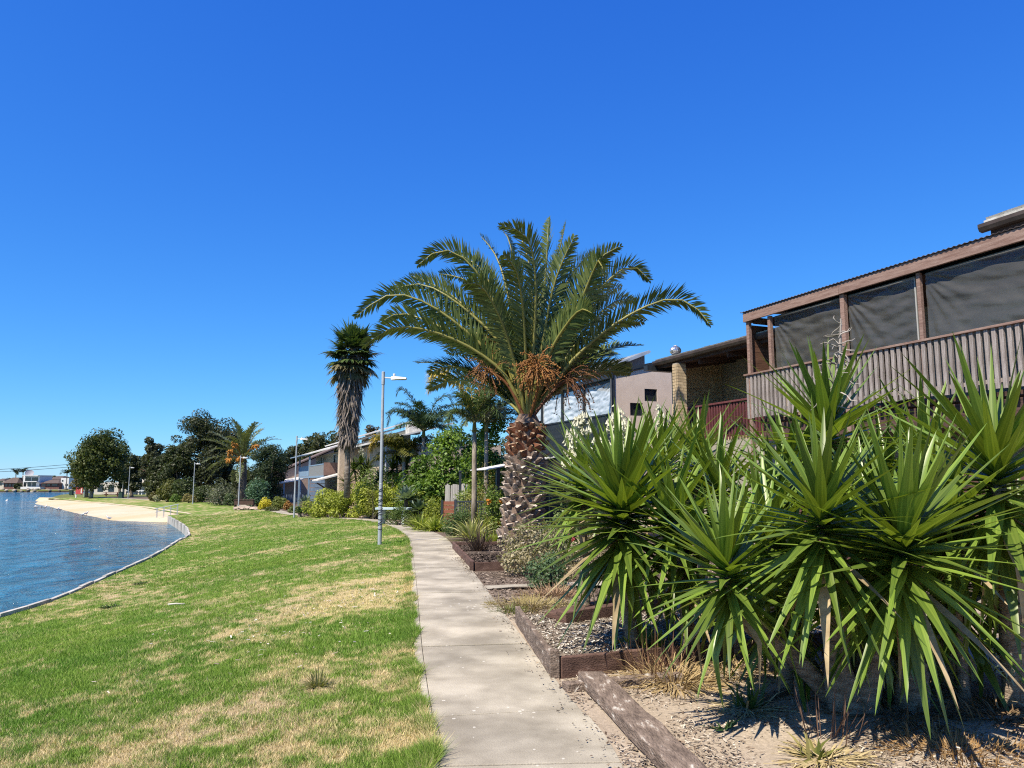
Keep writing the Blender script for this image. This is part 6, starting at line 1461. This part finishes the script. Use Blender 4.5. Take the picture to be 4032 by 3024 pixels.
# ---- houses, palms and rocks across the lake
FYB = 292.0
def fbx(px0, px1, py0, py1, dy0=0, dy1=8):
    a = at(px0, py1, FYB + dy0); b = at(px1, py0, FYB + dy0); return (a.x, b.x, FYB + dy0, FYB + dy1, a.z, b.z)
BRT = pmat('brown_tile', (.10, .075, .065), (.15, .115, .10), 2, .85); RBW = pmat('red_brown_wall', (.16, .075, .065), (.22, .11, .095), 2, .85)
GD = pmat('glass_dark', (.02, .025, .03))
def far_house(label, body, mat, roof=None, rmat=None, wins=(), extra=(), z0=-.4):
    x0, x1, y0, y1, za, zb_ = fbx(*body); e = empty('lakeside_house', (x0, y0, z0), 0, label, 'house', 'houses across the lake')
    lb = lambda bx: (bx[0] - x0, bx[1] - x0, bx[2] - y0, bx[3] - y0, bx[4] - z0, bx[5] - z0)
    MB().box(*lb((x0, x1, y0, y1, z0, zb_))).build('wall', mat, e)
    if roof:
        rx0, rx1, _, _, rz0, rz1 = lb(fbx(*roof)); w_ = rx1 - rx0
        MB().hexa([(rx0, -.8, rz0), (rx1, -.8, rz0), (rx1, 9, rz0), (rx0, 9, rz0), (rx0 + w_ * .3, 3.2, rz1), (rx1 - w_ * .3, 3.2, rz1), (rx1 - w_ * .3, 5, rz1), (rx0 + w_ * .3, 5, rz1)]).build('roof', rmat, e)
    for wn in wins: MB().box(*lb(fbx(*wn, -.08, -.02))).build('window', GD, e)
    for nm, bx, m_, d0, d1 in extra: MB().box(*lb(fbx(*bx, d0, d1))).build(nm, m_, e)
    return e
far_house('brown hip roofed house across the lake left of the white one', (14, 66, 1902, 1920), RBW, (8, 74, 1880, 1902), BRT, ((20, 30, 1905, 1916), (34, 44, 1905, 1916), (48, 62, 1905, 1916)))
far_house('white modern flat roofed house across the lake', (89, 157, 1873, 1918), WHITE, None, None, ((98, 122, 1880, 1894), (124, 150, 1880, 1894), (92, 104, 1898, 1915), (107, 124, 1898, 1915), (126, 142, 1898, 1915)), (('podium', (80, 158, 1917, 1928), WHITE, -3.0, -.1), ('balcony_slab', (90, 144, 1894.5, 1897.5), WHITE, -2.0, -.09), ('roof_slab', (88, 150, 1871, 1873.2), WHITE, -1.5, 8)))
far_house('red brown house across the lake with arched porch', (161, 233, 1903, 1925), RBW, (158, 236, 1889, 1903), BRT, ((165, 180, 1906, 1913), (184, 198, 1906, 1913), (204, 226, 1906, 1913)))
far_house('dark roofed tall house behind the red brown one', (192, 248, 1886, 1905, 12, 20), CR, (190, 250, 1874, 1888, 12, 20), BRT)
far_house('white block house across the lake near the round tree', (238, 272, 1882, 1918, 2, 10), WHITE, None, None, ((243, 250, 1890, 1897), (256, 268, 1905, 1914)))
far_house('partly seen cream house at the left edge across the lake', (-20, 18, 1893, 1918, 6, 14), CR, (-22, 14, 1884, 1894, 6, 14), BRT, ((-2, 8, 1900, 1912),))
for px, py, lb, sd in ((63, 1868, 'small palm left of the white house across the lake', 150), (91, 1862, 'larger palm behind the white house across the lake', 151), (264, 1868, 'palm before the white block across the lake', 152)):
    feather_palm('distant_palm', px, py, 296 if px < 200 else 286, lb, [], (.03, .05, .025), (.07, .09, .045), sd, tr=.2, extra=14, Lf=.9, W=.2, Lr=(2.2, 3.2), droop=.3, pairs=18)
dsh = empty('satellite_dish', at(116, 1866, 294), 0, 'large round dish on the roof of the white house', 'satellite dish')
o = MB().lathe([(.05, 0), (.6, .1), (1.2, .36), (1.5, .6), (1.47, .62), (1.17, .40), (.58, .15), (.03, .05)], 20).build('dish', pmat('dish_mesh', (.35, .35, .38)), dsh); o.rotation_euler = (R(55), 0, .5)
MB().tube([(0, .1, -1.0), (0, 0, .1)], .12, 6).build('mast', GALV, dsh)
r = np.random.default_rng(77)
for i, (px, top, w_) in enumerate(((8, 1893, 60), (28, 1884, 50), (78, 1888, 40), (165, 1886, 50), (215, 1878, 50), (255, 1886, 44), (70, 1905, 24), (150, 1892, 40), (300, 1870, 80), (345, 1880, 80), (30, 1888, 50))):
    ptree(px, 310 if i != 6 else 290, top, w_, ('dark tree {} across the lake'.format(['at the far left', 'above the hip roof', 'left of the white house', 'right of the white house', 'behind the tall dark roof', 'behind the white block', 'as a round bush before the hip roofed house', 'against the right wall of the white house', 'just left of the round tree', 'behind the round tree', 'over the hip roof ridge'][i])), (.03, .042, .022), (.07, .08, .04), 160 + i, nb=14, br=.25, nl=700, low=.0, leaf=(.9, .5), group='trees across the lake')
V_ = []; F_2 = []; C_2 = []; o_n = 0
for i in range(420):
    me_ = rocks[i % 5]; vv_ = np.array([v.co[:] for v in me_.vertices]); s_ = r.uniform(.5, 1.2); a = r.random() * 6.28; ca, sa = math.cos(a), math.sin(a)
    vv_ = vv_ * s_; vv_ = np.stack([vv_[:, 0] * ca - vv_[:, 1] * sa, vv_[:, 0] * sa + vv_[:, 1] * ca, vv_[:, 2]], 1) + [-265 + 200 * r.random(), 281.5 + 3.5 * r.random(), -1.5 + 1.1 * r.random()]
    V_.append(vv_); F_2.append(np.array([p.vertices[:] for p in me_.polygons]) + o_n); o_n += len(vv_)
    C_2.append(np.tile(np.array([.34, .29, .23]) * r.uniform(.4, 1.4), (len(vv_), 1)))
tag(raw('rock_bank', np.vstack(V_), np.vstack(F_2), vcmat('rock_col', .95, 0, nscale=3), None, np.vstack(C_2)), 'rough boulder bank lining the shore across the lake', 'rocks', kind='stuff')
# power line: two wires between poles
pl1, pl2 = at(330, 1815, 170), at(-420, 1862, 150)
for i, (pp, lb) in enumerate(((pl1, 'power pole hidden behind the round tree'), (pl2, 'power pole left of the view'))):
    e = empty('power_pole', (pp.x, pp.y, -1.2), 0, lb, 'power pole'); MB().tube([(0, 0, -.5), (0, 0, pp.z + 1.6)], [.18, .12], 8).build('pole', BARK, e); MB().box(-.9, .9, -.07, .07, pp.z + .9, pp.z + 1.05).build('cross_arm', BARK, e)
for i, (a, b, lb) in enumerate((((330, 1823), (-420, 1865), 'upper power line over the lake'), ((330, 1834), (-420, 1872), 'lower power line over the lake'))):
    p, q = at(*a, 170), at(*b, 150); tag(MB().tube([p + (q - p) * t / 12 + Vector((0, 0, -1.2 * (1 - (t / 6 - 1) ** 2) * .3)) for t in range(13)], .045, 5).build('power_line', CHAR), lb, 'cable', 'power lines')

# ================================================================== GROUND DETAIL
# grass blades on the near lawn, shorter and sparser away
rng = np.random.default_rng(99)
def blades(name, n, y0, y1, hgt, wid, seed, pw=1.6):
    r = np.random.default_rng(seed)
    u = r.random(int(n * 1.6)); y = (y0 ** (1 - pw) + u * (y1 ** (1 - pw) - y0 ** (1 - pw))) ** (1 / (1 - pw))
    lim = np.maximum(xw(y) + .1, -.70 * y - .5); x = lim + (xl(y) + .012 - lim) * r.random(len(y)); x = np.where(r.random(len(y)) < .10, xl(y) + .045 * vnoise(y * 3.0, y * 0, 7) + .012 - .12 * r.random(len(y)), x)
    d = dryness(x, y); keep = (r.random(len(y)) < (1.0 - .60 * d)) & (x > lim); x, y, d = x[keep][:n], y[keep][:n], d[keep][:n]; n = len(x)
    z = lawn_z(x, y); a = r.random(n) * 6.283; ln = r.normal(0, .55, (n, 2))
    edge = np.exp(-(xl(y) - x) / .08)
    h = hgt * (.5 + .8 * r.random(n)) * (1.1 - .35 * d) * (.75 + .6 * sm(.5 + fbm(x * 2.5, y * 2.5, 55))) * (1 + .9 * edge); wd = wid * (.7 + .6 * r.random(n)) * (1 + y / 16)
    B0 = np.stack([x - np.cos(a) * wd, y - np.sin(a) * wd, z - .004], 1); B1 = np.stack([x + np.cos(a) * wd, y + np.sin(a) * wd, z - .004], 1)
    T = np.stack([x + ln[:, 0] * h, y + ln[:, 1] * h, z + h], 1)
    V = np.stack([B0, B1, T], 1).reshape(-1, 3)
    dd = np.clip(d + r.normal(0, .22, n), 0, 1)
    c = turf_col(dd, x, y) * (1.0 + .7 * r.random((n, 1)))
    return raw(name, V, np.arange(3 * n).reshape(n, 3), vcmat('grass_blade', .7, .2, spec=.2), None, np.repeat(c, 3, 0))
tag(blades('grass', 520000, 3.6, 20, .030, .0024, 1), 'short patchy green and straw turf blades on the near lawn', 'grass', kind='stuff')
tag(blades('grass', 160000, 18, 60, .024, .004, 2, 1.3), 'short turf blades on the far lawn', 'grass', kind='stuff')
# wood chips, grit and fallen bits on the garden soil
def chips(name, n, gen, L, W, cols, seed, label, z0=.0):
    r = np.random.default_rng(seed); x, y, z = gen(r, n); n = len(x)
    a = r.random(n) * 6.283; T = np.stack([np.cos(a), np.sin(a), r.normal(0, .22, n)], 1); N = unit(np.stack([r.normal(0, .4, n), r.normal(0, .4, n), np.ones(n)], 1)); S = unit(np.cross(N, T))
    l = (L * (.4 + 1.2 * r.random((n, 1)) ** 2)); w_ = W * (.5 + r.random((n, 1))); P = np.stack([x, y, z + z0 + .004 + .012 * r.random(n)], 1)
    V = np.stack([P - T * l / 2 - S * w_ / 2, P + T * l / 2 - S * w_ / 3, P + T * l / 2 + S * w_ / 2, P - T * l / 2 + S * w_ / 3], 1).reshape(-1, 3)
    cs = np.array(cols)[r.integers(len(cols), size=n)] * (.7 + .5 * r.random((n, 1)))
    return tag(raw(name, V, np.arange(4 * n).reshape(n, 4), vcmat('chips', .95), None, np.repeat(cs, 4, 0)), label, 'mulch', kind='stuff')
def gen_near(r, n):
    y = 3.9 + 6.5 * r.random(n) ** 1.3; x = xr(y) + .02 + r.random(n) * (.75 * y - xr(y)); k = fbm(x * 1.3, y * 1.3, 88) + .6 * (r.random(n) - .5) > -.02
    k &= ~((x < 2.8) & (y > 6.4 + .42 * x) & (y < 9)); x, y = x[k], y[k]; return x, y, ground_z(x, y)
chips('soil_chips', 40000, gen_near, .030, .010, [(.14, .10, .07), (.24, .175, .125), (.52, .45, .36), (.40, .33, .25), (.30, .23, .165), (.60, .53, .43), (.34, .26, .19)], 1, 'grey wood chips and grit scattered on the bare garden soil')
def gen_mid(r, n):
    y = 9.2 + 12 * r.random(n) ** 1.2; x = xr(y) + .02 + r.random(n) * 5.5; k = ~((y > 14.1) & (y < 19.4) & (x < .9)); x, y = x[k], y[k]; return x, y, ground_z(x, y)
chips('dirt_crumbs', 26000, gen_mid, .045, .020, [(.30, .24, .19), (.16, .12, .09), (.40, .32, .25), (.08, .06, .045)], 6, 'dry crumbs and fallen leaves on the soil between the beds')
def gen_bed(r, n):
    u, v = r.random(n), r.random(n); A0, B0, C0, D0 = np.array([.40, 6.58]), np.array([2.95, 7.62]), np.array([2.5, 9.4]), np.array([.14, 8.9])
    p = (A0 * (1 - u)[:, None] + B0 * u[:, None]) * (1 - v)[:, None] + (D0 * (1 - u)[:, None] + C0 * u[:, None]) * v[:, None]; return p[:, 0], p[:, 1], 0 * u + .072
chips('bed_mulch_chips', 16000, gen_bed, .040, .012, [(.52, .47, .40), (.36, .30, .24), (.16, .12, .09), (.66, .62, .55), (.24, .19, .15)], 2, 'pale bleached wood chips filling the near garden bed')
def gen_bed2(r, n):
    u, v = r.random(n), r.random(n); A0, B0, C0, D0 = np.array([-.68, 14.3]), np.array([.8, 14.5]), np.array([.1, 19.2]), np.array([-1.36, 18.9])
    p = (A0 * (1 - u)[:, None] + B0 * u[:, None]) * (1 - v)[:, None] + (D0 * (1 - u)[:, None] + C0 * u[:, None]) * v[:, None]; return p[:, 0], p[:, 1], 0 * u + .072
chips('far_bed_mulch_chips', 7000, gen_bed2, .055, .022, [(.05, .035, .027), (.10, .075, .055), (.20, .15, .12), (.03, .02, .017)], 3, 'dark bark chips filling the far garden bed')
def gen_spill(r, n):
    y = np.concatenate([13.6 + 3 * r.random(n // 3), 3.5 + 16 * r.random(n - n // 3)]); x = xr(y) - np.abs(r.normal(0, .10, n)); return x, y, zp(y) + .004
chips('path_litter', 900, gen_spill, .025, .012, [(.16, .11, .08), (.35, .28, .2), (.10, .07, .05)], 4, 'leaf litter and bark crumbs along the right edge of the path')
def gen_lawnlit(r, n):
    x = -2.3 + r.normal(0, .9, n); y = 10.6 + r.normal(0, 1.8, n); k = x < xl(y) - .05; x, y = x[k], y[k]; return x, y, lawn_z(x, y) + .02
chips('lawn_litter', 420, gen_lawnlit, .05, .012, [(.55, .49, .42), (.30, .24, .20), (.62, .58, .52)], 5, 'pale dead leaves scattered on the dry lawn patch')
